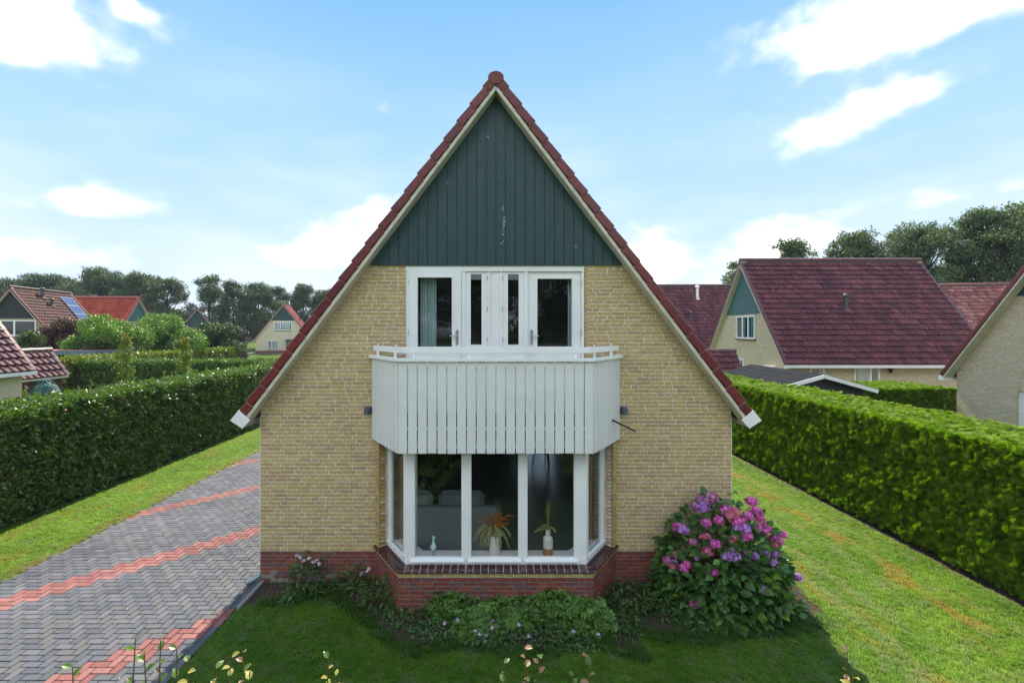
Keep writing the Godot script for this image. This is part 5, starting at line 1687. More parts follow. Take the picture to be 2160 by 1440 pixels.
# ------------------------------------------------------------------ the planting bed
func make_hydrangea():
	var c0 := Vector3(3.42, 0, 0.42)
	var root := thing("hydrangea", "big hydrangea bush with pink and purple flower heads at the house corner", "shrub", c0)
	var r := RandomNumberGenerator.new()
	r.seed = 77
	var mb := MB.new()
	for i in 14:
		var a := r.randf() * TAU
		mb.tube([Vector3(cos(a) * 0.1, 0, sin(a) * 0.1), Vector3(cos(a) * 0.35, 0.5, sin(a) * 0.3), Vector3(cos(a) * 0.6, 0.95, sin(a) * 0.45)], [0.015, 0.011, 0.006], 5, false)
	part("stems", mb, mats.twig, root)
	var leaf := MB.new()
	leaf_oval(leaf, 0.135, 0.092)
	var lm := leaf.mesh()
	var ins := Inst.new()
	# outline: height over the bush as seen in the photograph
	var reach := func(d: Vector3) -> float:
		var rx := 1.02 if d.x > 0 else 0.98
		var q := Vector3(d.x / rx, d.y / 1.52, d.z / 0.82)
		return 1.0 / q.length()
	for i in 3400:
		var d := rand_dir(r)
		d.y = absf(d.y) if d.y > -0.05 else absf(d.y)
		var k := 0.99 - 0.6 * r.randf() * r.randf() + 0.16 * noise_b.get_noise_3d(d.x * 14, d.y * 14, d.z * 14)
		var p: Vector3 = d * reach.call(d) * k
		if p.x < -0.45 and p.y > 1.12: p.y *= 0.8
		if p.y < 0.06 or (c0.z + p.z < 0.04 and c0.x + p.x < 3.92): continue
		var dir := (d * Vector3(1, 0.35, 1) + Vector3(r.randf_range(-0.7, 0.7), r.randf_range(-0.7, 0.45), r.randf_range(-0.7, 0.7))).normalized()
		var v := r.randf_range(0.7, 1.35)
		var c := Color(0.075 * v, 0.165 * v, 0.036 * v)
		if r.randf() < 0.2: c = Color(0.14 * v, 0.25 * v, 0.04)
		var up := (Vector3.UP * 1.1 + d * 0.5 + rand_dir(r) * 0.8).normalized()
		var s := up.cross(dir).normalized()
		ins.add(Basis(s, dir.cross(s), dir).scaled(Vector3.ONE * r.randf_range(0.55, 1.25)), p, c)
	copies("leaves", ins, lm, mats.shrub, root)
	# flower heads: where the photograph shows them (pixel, size in pixels, tone)
	var heads := [[1482, 1060, 14, 3], [1500, 1052, 14, 3], [1468, 1070, 11, 3], [1483, 1070, 12, 1], [1430, 1112, 10, 0], [1442, 1118, 10, 1], [1416, 1112, 8, 0], [1490, 1103, 9, 0], [1517, 1097, 9, 0], [1532, 1076, 12, 0], [1547, 1089, 12, 2], [1559, 1101, 12, 0], [1549, 1077, 8, 2], [1586, 1058, 11, 0], [1594, 1079, 12, 0], [1577, 1089, 10, 0], [1603, 1093, 9, 0],
		[1571, 1116, 11, 1], [1574, 1130, 11, 0], [1556, 1115, 8, 1], [1600, 1113, 9, 0], [1613, 1122, 9, 0], [1625, 1118, 8, 0], [1614, 1107, 6, 0], [1637, 1139, 12, 0], [1635, 1148, 9, 2], [1651, 1127, 8, 0], [1483, 1132, 7, 2], [1493, 1131, 6, 2], [1462, 1143, 8, 3], [1547, 1138, 8, 2], [1510, 1148, 10, 0], [1493, 1164, 10, 2], [1534, 1173, 10, 1], [1551, 1174, 10, 1], [1592, 1172, 8, 1], [1576, 1166, 6, 3], [1616, 1168, 7, 1], [1635, 1169, 8, 1], [1634, 1188, 8, 1], [1508, 1207, 8, 0], [1407, 1180, 7, 0], [1428, 1171, 8, 0], [1420, 1182, 9, 1], [1420, 1191, 9, 2], [1443, 1198, 9, 0], [1451, 1190, 8, 0], [1684, 1218, 8, 1], [1611, 1246, 8, 1], [1466, 1273, 9, 0], [1452, 1296, 7, 0], [1546, 1158, 5, 1], [1470, 1178, 4, 1]]
	var tones := [Color(0.86, 0.17, 0.55), Color(0.63, 0.28, 0.76), Color(0.76, 0.19, 0.30), Color(0.56, 0.20, 0.38)]
	var variants := {}
	for tone in 4:
		for v in 2:
			var m := MB.new()
			for k in 64:
				var d := rand_dir(r)
				if d.y < -0.6: continue
				var o := d * 0.88 * Vector3(1, 0.82, 1)
				var s := d.cross(Vector3.UP if absf(d.y) < 0.9 else Vector3.RIGHT).normalized()
				var t := s.cross(d)
				var a0 := r.randf() * TAU
				var f := r.randf_range(0.75, 1.3)
				m.col = Color(clampf(tones[tone].r * f, 0, 1), clampf(tones[tone].g * f * r.randf_range(0.7, 1.5), 0, 1), clampf(tones[tone].b * f, 0, 1))
				for q in 4:                                   # four petals
					var a := a0 + q * PI / 2
					var e1 := s * cos(a - 0.5) + t * sin(a - 0.5); var e2 := s * cos(a + 0.5) + t * sin(a + 0.5)
					var lift := d * r.randf_range(0.02, 0.12)
					m.tri(o, o + e1 * 0.24 + lift, o + e2 * 0.24 + lift)
			m.col = tones[tone] * 0.6
			m.lathe([Vector2(0.001, -0.6), Vector2(0.55, -0.45), Vector2(0.72, 0.0), Vector2(0.5, 0.5), Vector2(0.001, 0.66)], 8)
			variants["%d%d" % [tone, v]] = m.mesh()
	for h in heads:
		# cast the pixel's ray on the bush's outline
		var dir := at(h[0], h[1], 1.0) - Vector3(0, CH, D0)
		var best := Vector3.ZERO
		var low := 1e9
		var hit := false
		var d := 5.4
		while d < 8.2:
			var q := Vector3(0, CH, D0) + dir * d - c0
			var rr: float = q.length() / reach.call(q.normalized()) if q.y > 0 else q.length() * 1.5
			if rr < low: low = rr; best = q
			if rr < 0.98: hit = true; break
			d += 0.02
		if best.y < 0.1: best.y = 0.1
		if c0.z + best.z < 0.12: best.z = 0.12 - c0.z
		var size: float = h[2] * (D0 - c0.z - best.z) / F * 1.25
		put("flower_head", variants["%d%d" % [h[3], r.randi() % 2]], mats.petal, root, Transform3D(Basis(Vector3.UP, r.randf() * TAU).scaled(Vector3.ONE * size), best))

func clump(called: String, label: String, o: Vector3, rx: float, rz: float, h: float, n: int, lm: ArrayMesh, c: Color, seed_: int, size: float, group := "") -> Node3D:
	var root := thing(called, label, "plant", o, 0.0, group)
	var r := RandomNumberGenerator.new()
	r.seed = seed_
	var ins := Inst.new()
	var mb := MB.new()
	for i in n:
		var d := rand_dir(r)
		d.y = absf(d.y)
		var k := 1.0 - 0.55 * r.randf() * r.randf() + 0.3 * noise_b.get_noise_3d(d.x * 9 + seed_, d.y * 9, d.z * 9)
		var p := Vector3(d.x * rx, d.y * h, d.z * rz) * k
		p.y = maxf(p.y, 0.03)
		var v := r.randf_range(0.65, 1.35)
		var dir := (Vector3(d.x, 0.0, d.z) + Vector3(r.randf_range(-0.8, 0.8), r.randf_range(-0.5, 0.35), r.randf_range(-0.8, 0.8))).normalized()
		var up := (Vector3.UP + d * 0.5 + rand_dir(r) * 0.45).normalized()
		var s := up.cross(dir).normalized()
		ins.add(Basis(s, dir.cross(s), dir).scaled(Vector3.ONE * size * r.randf_range(0.65, 1.25)), p, Color(c.r * v, c.g * v, c.b * v))
		if i % 9 == 0: mb.tube([Vector3(p.x * 0.15, 0, p.z * 0.15), p * 0.6, p], [0.004, 0.003, 0.002], 4, false)
	part("stems", mb, mats.twig, root)
	copies("leaves", ins, lm, mats.shrub, root)
	return root

func blossom(parent: Node3D, p: Vector3, size: float, c: Color):     # a loose head of small flowers
	var mb := MB.new()
	for k in 12:
		var d := rand_dir(rng)
		d.y = absf(d.y)
		var o := d * size
		var s := d.cross(Vector3(0.3, 0.2, 1)).normalized(); var t := s.cross(d)
		mb.col = vary(c, 0.2)
		for q in 5:
			var a := q * TAU / 5
			mb.tri(o, o + (s * cos(a - 0.45) + t * sin(a - 0.45)) * size * 0.55, o + (s * cos(a + 0.45) + t * sin(a + 0.45)) * size * 0.55)
	put("blossom", mb.mesh(), mats.petal, parent, Transform3D(Basis(), p))

func make_bed():
	var plain := MB.new()
	leaf_quad(plain, Vector3.ZERO, Vector3(0, 0, 1), Vector3.UP, 0.10, 0.035)
	var narrow := plain.mesh()
	plain = MB.new()
	leaf_quad(plain, Vector3.ZERO, Vector3(0, 0, 1), Vector3.UP, 0.05, 0.03)
	var small := plain.mesh()
	var lobed := MB.new()                                     # a round, cut leaf
	for q in 7:
		var a := (q - 3) * 0.72
		var e := Vector3(sin(a), 0, cos(a))
		var s := Vector3(cos(a), 0, -sin(a)) * 0.36
		lobed.tri(Vector3(0, -0.006, 0), e * 0.034 + s * 0.034 + Vector3(0, 0.004, 0), e * 0.05 + Vector3(0, -0.003, 0) + s * 0.02)
		lobed.tri(Vector3(0, -0.006, 0), e * 0.05 + Vector3(0, -0.003, 0) + s * 0.02, e * 0.05 + Vector3(0, -0.003, 0) - s * 0.02)
		lobed.tri(Vector3(0, -0.006, 0), e * 0.05 + Vector3(0, -0.003, 0) - s * 0.02, e * 0.034 - s * 0.034 + Vector3(0, 0.004, 0))
	var lm := lobed.mesh()
	var green := Color(0.13, 0.24, 0.045)
	var dark := Color(0.07, 0.14, 0.03)
	# cranesbill mounds before the bay
	var i := 0
	for e in [[958, 1258, 58, 30, "cut-leaved green mound at left end of the bay's foot"], [1075, 1282, 62, 30, "cut-leaved green mound in the middle before the bay"], [1165, 1268, 58, 34, "cut-leaved green mound right of the middle before the bay"], [1235, 1290, 55, 30, "cut-leaved green mound at right end of the bay's foot"], [1010, 1300, 48, 20, "low cut-leaved mound between the larger mounds before the bay"]]:
		var g := ground(e[0], e[1] + 30)
		var k: float = (D0 - g.z) / F
		clump("cranesbill", e[4], g + Vector3(0, 0.01, 0), e[2] * k * 1.1, 0.32, (e[3] + 16) * k, 330, lm, green, 500 + i, 1.8)
		i += 1
	# phlox and other stems
	for e in [[642, 1248, 38, 80, [[652, 1178], [660, 1186], [634, 1176], [668, 1183], [627, 1172], [672, 1190], [640, 1183]], "phlox with pale pink flower heads against the red plinth by house corner"],
			[752, 1248, 26, 58, [[778, 1200], [762, 1210], [772, 1206]], "phlox with a few pink flowers beside the bay's angled side"],
			[800, 1275, 42, 62, [], "dark leafy perennial at the bay's lower left corner"],
			[714, 1245, 14, 40, [], "small leafy stem between the two phlox plants"],
			[668, 1262, 16, 28, [], "low leafy shoot at foot of the larger phlox"],
			[612, 1275, 22, 34, [], "low leafy growth left of the larger phlox on bare soil"]]:
		var g := ground(e[0], e[1])
		var k: float = (D0 - g.z) / F
		var c := clump("phlox" if e[4].size() else "perennial", e[5], g, e[2] * k, e[2] * k * 0.8, e[3] * k, 40 + int(e[2] * e[3] * 0.09), narrow, Color(0.075, 0.15, 0.032), 520 + i, 1.0)
		for f in e[4]:
			var p := at(f[0], f[1], D0 - g.z - 0.05) - g
			blossom(c, p, 0.03, Color(0.80, 0.58, 0.70))
		i += 1
	for e in [[1330, 1262, 52, 42, "dark leafy undergrowth between bay and hydrangea"], [1410, 1275, 60, 40, "dark leafy undergrowth at the hydrangea's left foot"], [1300, 1305, 48, 24, "weedy growth at the bed's edge before the bay's right corner"], [1480, 1295, 46, 30, "leafy undergrowth below the hydrangea's lowest blooms"], [1560, 1300, 60, 26, "dark leafy skirt at the hydrangea's right foot"]]:
		var g := ground(e[0], e[1] + 14)
		var k: float = (D0 - g.z) / F
		clump("undergrowth", e[4], g, e[2] * k * 1.15, 0.33, e[3] * k * 1.1, 420, narrow, dark, 540 + i, 0.95)
		i += 1
	for e in [[880, 1300, 60, 20, []], [950, 1330, 70, 20, [[938, 1315], [965, 1308]]], [1035, 1345, 55, 24, [[1003, 1330], [1012, 1338], [1040, 1312], [1026, 1340], [1045, 1362], [1022, 1352], [1038, 1325]]], [1130, 1345, 75, 24, [[1095, 1318], [1115, 1342]]], [1215, 1345, 60, 24, [[1262, 1338], [1210, 1333]]], [845, 1275, 40, 18, []]]:
		var g := ground(e[0], e[1] + 8)
		var k: float = (D0 - g.z) / F
		var c := clump("ground_cover", ["fine-leaved ground cover left of the bay's foot", "fine-leaved ground cover with lilac flowers before left bay pane", "fine-leaved ground cover with many pink flowers at the bed's edge", "fine-leaved ground cover before the middle bay pane", "fine-leaved ground cover before right bay pane", "fine-leaved ground cover below the bay's left corner"][i - 16] if i >= 16 and i < 22 else "fine-leaved ground cover in the bed", g, e[2] * k * 1.2, 0.24, e[3] * k * 1.1, 520, small, Color(0.085, 0.16, 0.045), 560 + i, 1.0)
		for f in e[4]: blossom(c, at(f[0], f[1], D0 - g.z - 0.1) - g, 0.023, Color(0.72, 0.50, 0.72))
		i += 1
	# dead bits, clods and petals on the bare soil
	var mb := MB.new()
	for k in 260:
		var x := R(-3.6, -1.9)
		var z := R(0.08, bed_edge(x))
		mb.col = vary(Color(0.16, 0.115, 0.085), 0.4)
		var s := R(0.008, 0.03)
		mb.cbox(Vector3(x, 0.02, z), Vector3(s, s * 0.7, s * R(0.6, 1.5)), s * 0.25, Basis(Vector3(R(-1, 1), 1, R(-1, 1)).normalized(), R(0, TAU)))
	var o := put("soil_clods", mb.mesh(), mats.painted, self)
	stuff(o)
	tag(o, "clods and bits lying on bare soil by the house corner", "soil")

func make_shoots():
	# untrimmed beech shoots rising from the hedge along the street, cut by the lower edge of the picture
	var lms := []
	for q in [Color(0.14, 0.09, 0.05), Color(0.12, 0.20, 0.03), Color(0.42, 0.38, 0.08), Color(0.38, 0.22, 0.12)]:
		var leaf := MB.new()
		leaf.col = q
		leaf_oval(leaf, 0.05, 0.032)
		lms.append(leaf.mesh())
	var i := 0
	for e in [[285, 1345, 2.45, 9, 1], [303, 1372, 2.4, 8, 1], [338, 1350, 2.5, 6, 0], [372, 1368, 2.45, 9, 1], [395, 1395, 2.4, 8, 2], [455, 1410, 2.4, 5, 2], [488, 1385, 2.45, 6, 2], [512, 1375, 2.5, 5, 3], [525, 1415, 2.4, 4, 2], [152, 1408, 2.4, 3, 1], [692, 1388, 2.45, 5, 2], [708, 1425, 2.4, 3, 2], [1063, 1398, 2.4, 3, 1], [1107, 1365, 2.5, 5, 3], [1137, 1380, 2.5, 4, 3], [1240, 1385, 2.5, 5, 3], [1210, 1425, 2.4, 2, 1], [1788, 1375, 2.5, 6, 3], [1800, 1410, 2.4, 4, 2]]:
		var tip := at(e[0], e[1], e[2])
		var base := Vector3(tip.x + R(-0.03, 0.03), 1.7, tip.z + R(-0.02, 0.02))
		var shade: String = ["bare brown", "green-leaved", "yellow-leaved", "withered brown-leaved"][e[4]]
		var near: String = "before the driveway's red band" if e[0] < 420 else "before the lawn's left part" if e[0] < 800 else "before the lawn below the bay" if e[0] < 1300 else "before the lawn's shadow edge"
		var root := thing("hedge_shoot", "thin %s hedge shoot rising into view %s" % [shade, near], "shoot", base, 0.0, "hedge shoots " + shade + " " + near)
		var top := tip - base
		var bend := Vector3(R(-0.02, 0.02), 0, R(-0.02, 0.02))
		var mb := MB.new()
		mb.tube([Vector3.ZERO, top * 0.5 + bend, top], [0.006, 0.0045, 0.0022], 5, false)
		part("stem", mb, mats.twig, root)
		for k in e[3]:
			var t: float = 1.0 - k * 0.075
			var p := (top * 0.5 + bend).lerp(top, (t - 0.5) * 2.0)
			var a: float = k * 2.4 + i
			var dir := Vector3(cos(a), R(0.2, 0.9), sin(a)).normalized()
			var up := Vector3(-cos(a) * 0.5, 1, -sin(a) * 0.5 + 0.4).normalized()
			var s := up.cross(dir).normalized()
			put("leaf", lms[e[4] if rng.randf() < 0.75 else 1], mats.shrub, root, Transform3D(Basis(s, dir.cross(s), dir).scaled(Vector3.ONE * R(0.6, 1.15)), p))
		i += 1

# ------------------------------------------------------------------ the neighbours
func ribs(mb: MB, o: Vector3, w: float, h: float, n: int):
	for i in n: mb.bx(o.x + i * w / n + 0.004, o.x + (i + 1) * w / n - 0.004, o.y, o.y + h, o.z, o.z + 0.02)

func make_neighbours():
	var purple := [Color(0.185, 0.068, 0.073), Color(0.15, 0.058, 0.066), Color(0.22, 0.078, 0.08), Color(0.135, 0.058, 0.066)]
	# right: long roof seen side-on. Ridge along x; local z runs to the house's left end.
	var g := house("gabled_house", "house with long purple-red tiled roof and teal gable, beyond the right hedge", Vector3(13.9, 0, -18.4), -PI / 2, 9.5, {"tiles": purple, "ridge": 8.06, "clad": 5.0, "clad_mat": mats.teal, "single": {1.0: 300}, "bricks": [["front", 0], ["right", 0]], "wall_mat": mats.mortar, "verge_col": Color(0.15, 0.05, 0.055), "open": {"front": [[-0.725, 1.025, 3.72, 4.84], [-1.0, -0.1, 1.7, 2.45], [2.075, 2.825, 1.45, 2.25]], "right": [[1.08, 1.63, 1.95, 2.43], [3.2, 4.25, 0.9, 2.4]]}})
	# local frame: +z points to world -x, +x to world +z
	pane_window(g, "gable_window", face(0.15, 3.72, 0.012), 1.75, 1.12, [1, 1, 1], mats.white, {"sill": mats.sill_tile, "curtain": mats.curtain_teal, "curtain_at": [-0.12, 0.38], "frame": 0.08})
	pane_window(g, "gable_side_window", face(-0.55, 1.7, 0.012), 0.9, 0.75, [2, 1], mats.white, {"frame": 0.08})
	pane_window(g, "kitchen_window", face(2.45, 1.45, 0.012), 0.75, 0.8, [1], mats.white, {"frame": 0.08})
	var on_side := func(px: float, y: float) -> Transform3D:    # on the long wall facing the viewpoint
		var wx_ := (px - VX) * 22.12 / F
		return Transform3D(Basis(Vector3.UP, PI / 2), Vector3(3.83, y, -(wx_ - 13.9)))
	pane_window(g, "small_window", Transform3D(Basis(Vector3.UP, PI / 2), Vector3(3.815, 1.95, -1.355)), 0.55, 0.48, [1], mats.white, {"frame": 0.07, "curtain": mats.curtain, "curtain_at": [0.3]})
	pane_window(g, "patio_window", Transform3D(Basis(Vector3.UP, PI / 2), Vector3(3.815, 0.9, -3.725)), 1.05, 1.5, [2, 1], mats.white, {"frame": 0.08, "curtain": mats.curtain, "curtain_at": [-0.3, -0.1, 0.05]})
	var mb := MB.new()
	var lp: Transform3D = on_side.call(1872, 2.1)
	mb.lathe([Vector2(0.03, 0.0), Vector2(0.08, 0.06), Vector2(0.11, 0.26), Vector2(0.13, 0.28), Vector2(0.02, 0.40), Vector2(0.001, 0.44)], 6, Transform3D(Basis(), lp.origin + Vector3(0.16, 0, 0)))
	mb.box(lp.origin + Vector3(0.06, 0.25, 0), Vector3(0.14, 0.04, 0.04))
	part("wall_lantern", mb, mats.dark_metal, g)
	var slope := func(h: Node3D, x: float, z: float, top: float) -> Vector3: return Vector3(x, top - T * absf(x), z)
	flue(g, Vector3(2.05, 8.0 - T * 2.05 - 0.1, -4.1), 0.62, 0.09, mats.zinc_dark)
	# right behind: another long roof
	var hI := house("gabled_house", "house with purple-red roof and white flue, between main house and teal gable", Vector3(12.0, 0, -32.4), -PI / 2, 11.0, {"tiles": purple, "ridge": 8.0, "clad_mat": mats.teal})
	flue(hI, Vector3(0.75, 8.0 - T * 0.75 - 0.2, -5.0), 0.9, 0.12, mats.white)
	flue(hI, Vector3(2.1, 8.0 - T * 2.1 - 0.2, -3.9), 0.5, 0.09, mats.zinc_dark)
	# far right roof, light tiles
	house("gabled_house", "house with light red small-tiled roof, half hidden at far right", Vector3(34.0, 0, -29.5), -PI / 2 - 0.22, 11.0, {"tiles": [Color(0.36, 0.14, 0.12), Color(0.30, 0.10, 0.09), Color(0.42, 0.20, 0.17)], "ridge": 7.75})
	# near right: gable facing the viewpoint
	var hH := house("gabled_house", "pale brick house with cream soffit and red verge, close by on the right", Vector3(15.9, 0, -4.7), -PI / 2, 9.0, {"ridge": 8.1, "bricks": [["front", 300]], "wall_mat": mats.mortar, "open": {"front": [[-1.94, 1.94, 0.58, 2.26]]}})
	pane_window(hH, "front_window", face(0.0, 0.72, -0.12), 3.6, 1.4, [1, 1, 1], mats.white, {"frame": 0.14, "curtain": mats.curtain, "curtain_at": [-0.40, 0.40]})
	mb = MB.new()
	for i in 58:
		mb.col = vary(PALES[i % 5], 0.08)
		mb.cbox(Vector3(-1.92 + i * 0.0675, 2.36, 0.002), Vector3(0.057, 0.2, 0.02), 0.004)
	part("soldier_course", mb, mats.brick, hH)
	# small tiled annex roof, right of the main house
	var an := thing("tiled_annex", "small annex with steep purple tiles between main roof edge and dark shed", "annex", Vector3(8.2, 0, -12.3))
	mb = MB.new()
	mb.bx(0, 2.15, 0, 2.3, -1.4, 0.0)
	part("wall", mb, mats.wall_far, an)
	tiles(an, Vector3(-0.1, 2.25, 0.25), Vector3.RIGHT, Vector3(0, 0.75, -0.66).normalized(), 2.4, 1.28, purple, 40, Vector3(-8.2, 4.1, 19.8))
	mb = MB.new()
	mb.quad(Vector3(-0.1, 2.2, 0.25), Vector3(2.3, 2.2, 0.25), Vector3(2.3, 3.14, -0.6), Vector3(-0.1, 3.14, -0.6))
	mb.quad(Vector3(2.3, 2.2, -1.5), Vector3(-0.1, 2.2, -1.5), Vector3(-0.1, 3.14, -0.6), Vector3(2.3, 3.14, -0.6))
	mb.tri(Vector3(2.29, 2.2, 0.25), Vector3(2.29, 2.2, -1.5), Vector3(2.29, 3.14, -0.6))
	part("roof_deck", mb, mats.interior_dark, an)
	mb = MB.new()
	mb.col = Color(0.16, 0.075, 0.075)
	ridge_cap(mb, Vector3(-0.1, 3.14, -0.6), Vector3(2.32, 3.14, -0.6))
	part("ridge_tiles", mb, mats.verge, an)
	# dark shed behind the right hedge
	var sh := thing("garden_shed", "black board shed with low felt roof and white bargeboards behind the right hedge", "shed", Vector3(10.72, 0, -7.8))
	mb = MB.new()
	for i in 16: mb.bx(-1.45, 1.45, i * 0.14 + 0.003, i * 0.14 + 0.137, -4.0, -0.12 + 0.006 * (i % 2))
	mb.prism(PackedVector2Array([Vector2(-1.45, 2.2), Vector2(1.45, 2.2), Vector2(0, 2.58)]), -4.0, -0.14)
	part("board_wall", mb, mats.black_boards, sh)
	for s in [-1.0, 1.0]:
		mb = MB.new()
		var a := Vector3(0, 2.66, 0); var b := Vector3(s * 1.75, 2.17, 0)
		var up := Vector3(0, 0, 1)
		for i in 10:                                          # felt courses
			var p := a.lerp(b, i / 10.0) ; var q := a.lerp(b, (i + 1) / 10.0)
			var n := (q - p).normalized()
			mb.box((p + q) / 2 + Vector3(0, 0.012 + 0.004 * (i % 2), -2.05), Vector3(p.distance_to(q) + 0.02, 0.012, 4.4), Basis(n, Vector3(0, 0, 1).cross(n), Vector3(0, 0, 1)) * Basis(Vector3(0, 0, 1), -0.02))
		part("felt_slope", mb, mats.black_felt, sh)
		mb = MB.new()
		var d := (b - a).normalized()
		mb.box((a + b) / 2 + Vector3(0, -0.055, 0.17), Vector3(a.distance_to(b), 0.12, 0.03), Basis(d, Vector3(0, 0, 1).cross(d), Vector3(0, 0, 1)))
		part("bargeboard", mb, mats.white, sh)
	# ---- left
	var hA := house("gabled_house", "house with shiny purple tiled roof slope at left, close beyond the dark hedge", Vector3(-23.22, 0, -2.6), 0.0, 8.9, {"tiles": [Color(0.105, 0.038, 0.052), Color(0.092, 0.033, 0.046), Color(0.12, 0.045, 0.058)], "ridge": 8.0, "single": {1.0: 200}, "bricks": [["right", 120]], "wall_mat": mats.mortar})
	var ga := thing("garage", "brown board garage with small purple tiled roof behind the left house", "garage", Vector3(-20.98, -0.15, -12.85))
	mb = MB.new()
	for i in 15: mb.bx(-0.9, 0.78 + 0.006 * (i % 2), i * 0.15 + 0.003, i * 0.15 + 0.147, -1.25, 0.7)
	part("board_wall", mb, mats.brown_boards, ga)
	tiles(ga, Vector3(0.98, 2.19, 0.9), Vector3(0, 0, -1), Vector3(-cos(atan(T)), sin(atan(T)), 0), 2.3, 1.45, [Color(0.11, 0.042, 0.056), Color(0.095, 0.037, 0.05), Color(0.125, 0.05, 0.06)], 70, Vector3(20.3, 4.1, 18.9))
	mb = MB.new()
	mb.prism(PackedVector2Array([Vector2(0.97, 2.14), Vector2(0.1, 3.28), Vector2(-0.9, 2.14)]), -1.38, 0.85)
	part("roof_deck", mb, mats.interior_dark, ga)
	mb = MB.new()
	mb.bx(0.9, 0.98, 2.06, 2.16, -1.38, 0.85)
	part("fascia", mb, mats.cream, ga)
	mb = MB.new()
	mb.col = Color(0.33, 0.27, 0.22)
	ridge_cap(mb, Vector3(0.1, 3.30, 0.85), Vector3(0.1, 3.30, -1.4))
	part("ridge_tiles", mb, mats.verge, ga)
	# green netted heap before the garage
	var net := thing("netted_frame", "green garden netting draped over a rounded frame before the brown garage", "netting", at(95, 850, 17.2) * Vector3(1, 0, 1))
	mb = MB.new()
	for i in 20:
		for j in 12:
			var q := func(ii: int, jj: int) -> Vector3:
				var a := TAU * ii / 20.0
				var t := jj / 12.0
				var rr := 0.62 * sqrt(1.0 - pow(t, 3.2)) + 0.03 * noise_b.get_noise_2d(ii * 9.0 if ii < 20 else 0.0, jj * 9.0)
				return Vector3(cos(a) * rr, t * 2.25, sin(a) * rr)
			mb.quad(q.call(i, j + 1), q.call(i + 1, j + 1), q.call(i + 1, j), q.call(i, j))
	part("net", mb, mats.net, net)
	mb = MB.new()
	for k in 5:
		var a := k * PI / 5
		var pts := []; var rad := []
		for t in 13:
			var u := -1.0 + t / 6.0
			pts.append(Vector3(cos(a) * u * 0.64, 2.28 * (1.0 - pow(absf(u), 3.0)), sin(a) * u * 0.64)); rad.append(0.014)
		mb.tube(pts, rad, 5, false)
	part("hoops", mb, mats.net_hoop, net)
	# house with the solar panel
	var hC := house("gabled_house", "house with dark gable, red-brown roof and solar panel, far left", Vector3(-41.6, 0, -32.4), 0.20, 7.0, {"tiles": [Color(0.115, 0.035, 0.03), Color(0.10, 0.033, 0.03), Color(0.13, 0.042, 0.034)], "ridge": 7.9, "clad": 5.15, "clad_mat": mats.black_boards, "open": {"front": [[-1.3, 1.7, 3.75, 4.9]]}})
	pane_window(hC, "gable_window", face(0.2, 3.75, 0.012), 3.0, 1.15, [1, 1], mats.white, {"frame": 0.1, "sill": mats.white})
	var th := atan(T)
	var up := Vector3(-cos(th), sin(th), 0); var nr := Vector3(sin(th), cos(th), 0)
	var rb := Basis(Vector3(0, 0, -1), up, nr)
	var roof_at := func(x: float, z: float) -> Vector3: return Vector3(x, 7.85 - T * x, z)
	for k in 3:
		mb = MB.new()
		mb.cbox(Vector3.ZERO, Vector3(1.64, 1.0, 0.04), 0.006)
		var o := put("solar_panel", mb.mesh(), mats.solar, hC, Transform3D(rb, roof_at.call(0.72 + k * 0.615, -5.7) + nr * 0.1))
		mb = MB.new()
		for q in [[-0.82, -0.80, -0.5, 0.5], [0.80, 0.82, -0.5, 0.5], [-0.8, 0.8, -0.5, -0.48], [-0.8, 0.8, 0.48, 0.5]]: mb.bx(q[0], q[1], q[2], q[3], 0.021, 0.026)
		part("panel_frame", mb, mats.zinc, o)
	mb = MB.new()
	mb.cbox(Vector3.ZERO, Vector3(0.8, 1.0, 0.10), 0.01)
	var sky_w := put("roof_window", mb.mesh(), mats.zinc, hC, Transform3D(rb, roof_at.call(2.5, -3.3) + nr * 0.03))
	mb = MB.new()
	mb.bx(-0.33, 0.33, -0.42, 0.42, 0.052, 0.056)
	part("blind", mb, mats.white, sky_w)
	flue(hC, roof_at.call(0.55, -2.6), 0.7, 0.13, mats.zinc_dark)
	flue(hC, roof_at.call(1.1, -2.9), 0.5, 0.12, mats.zinc_dark)
	# bright orange-red roof
	var hD := house("gabled_house", "house with bright orange-red roof behind leafy green shrubs", Vector3(-40.2, 0, -44.5), PI / 2, 9.0, {"tiles": [Color(0.50, 0.095, 0.05), Color(0.44, 0.085, 0.05), Color(0.54, 0.115, 0.06)], "ridge": 7.85, "verge_col": Color(0.40, 0.08, 0.05), "clad_mat": mats.teal, "open": {"front": [[-1.2, 0.0, 3.6, 4.7]]}})
	flue(hD, Vector3(-2.2, 7.8 - T * 2.2, -3.9), 0.9, 0.12, mats.zinc_dark)
	pane_window(hD, "gable_window", face(-0.6, 3.6, 0.012), 1.2, 1.1, [1, 1], mats.white, {})
	# tiny far gable
	var hE := house("gabled_house", "tiny dark gable of a distant house in the gap between tree rows", Vector3(-46.0, 0, -64.0), 0.57, 8.0, {"wall": 3.5, "tip": 3.8, "ridge": 7.65, "clad": 4.6})
	flue(hE, Vector3(-0.9, 6.6, -3.0), 1.6, 0.12, mats.zinc_dark)
	# pale house with red roof
	var hF := house("gabled_house", "distant pale house with red roof and dark green porch left of main roof", at(597, 745, 84) * Vector3(1, 0, 1), 0.28, 9.0, {"tiles": [Color(0.36, 0.075, 0.07), Color(0.32, 0.07, 0.07), Color(0.40, 0.09, 0.08)], "ridge": 8.95, "wall": 4.55, "tip": 4.9, "clad": 5.9, "plinth": mats.plinth_far, "wall_mat": mats.wall_pale, "verge_col": Color(0.30, 0.06, 0.055), "open": {"front": [[-1.3, 1.3, 4.25, 5.55], [-2.45, -0.95, 0.95, 2.25]]}})
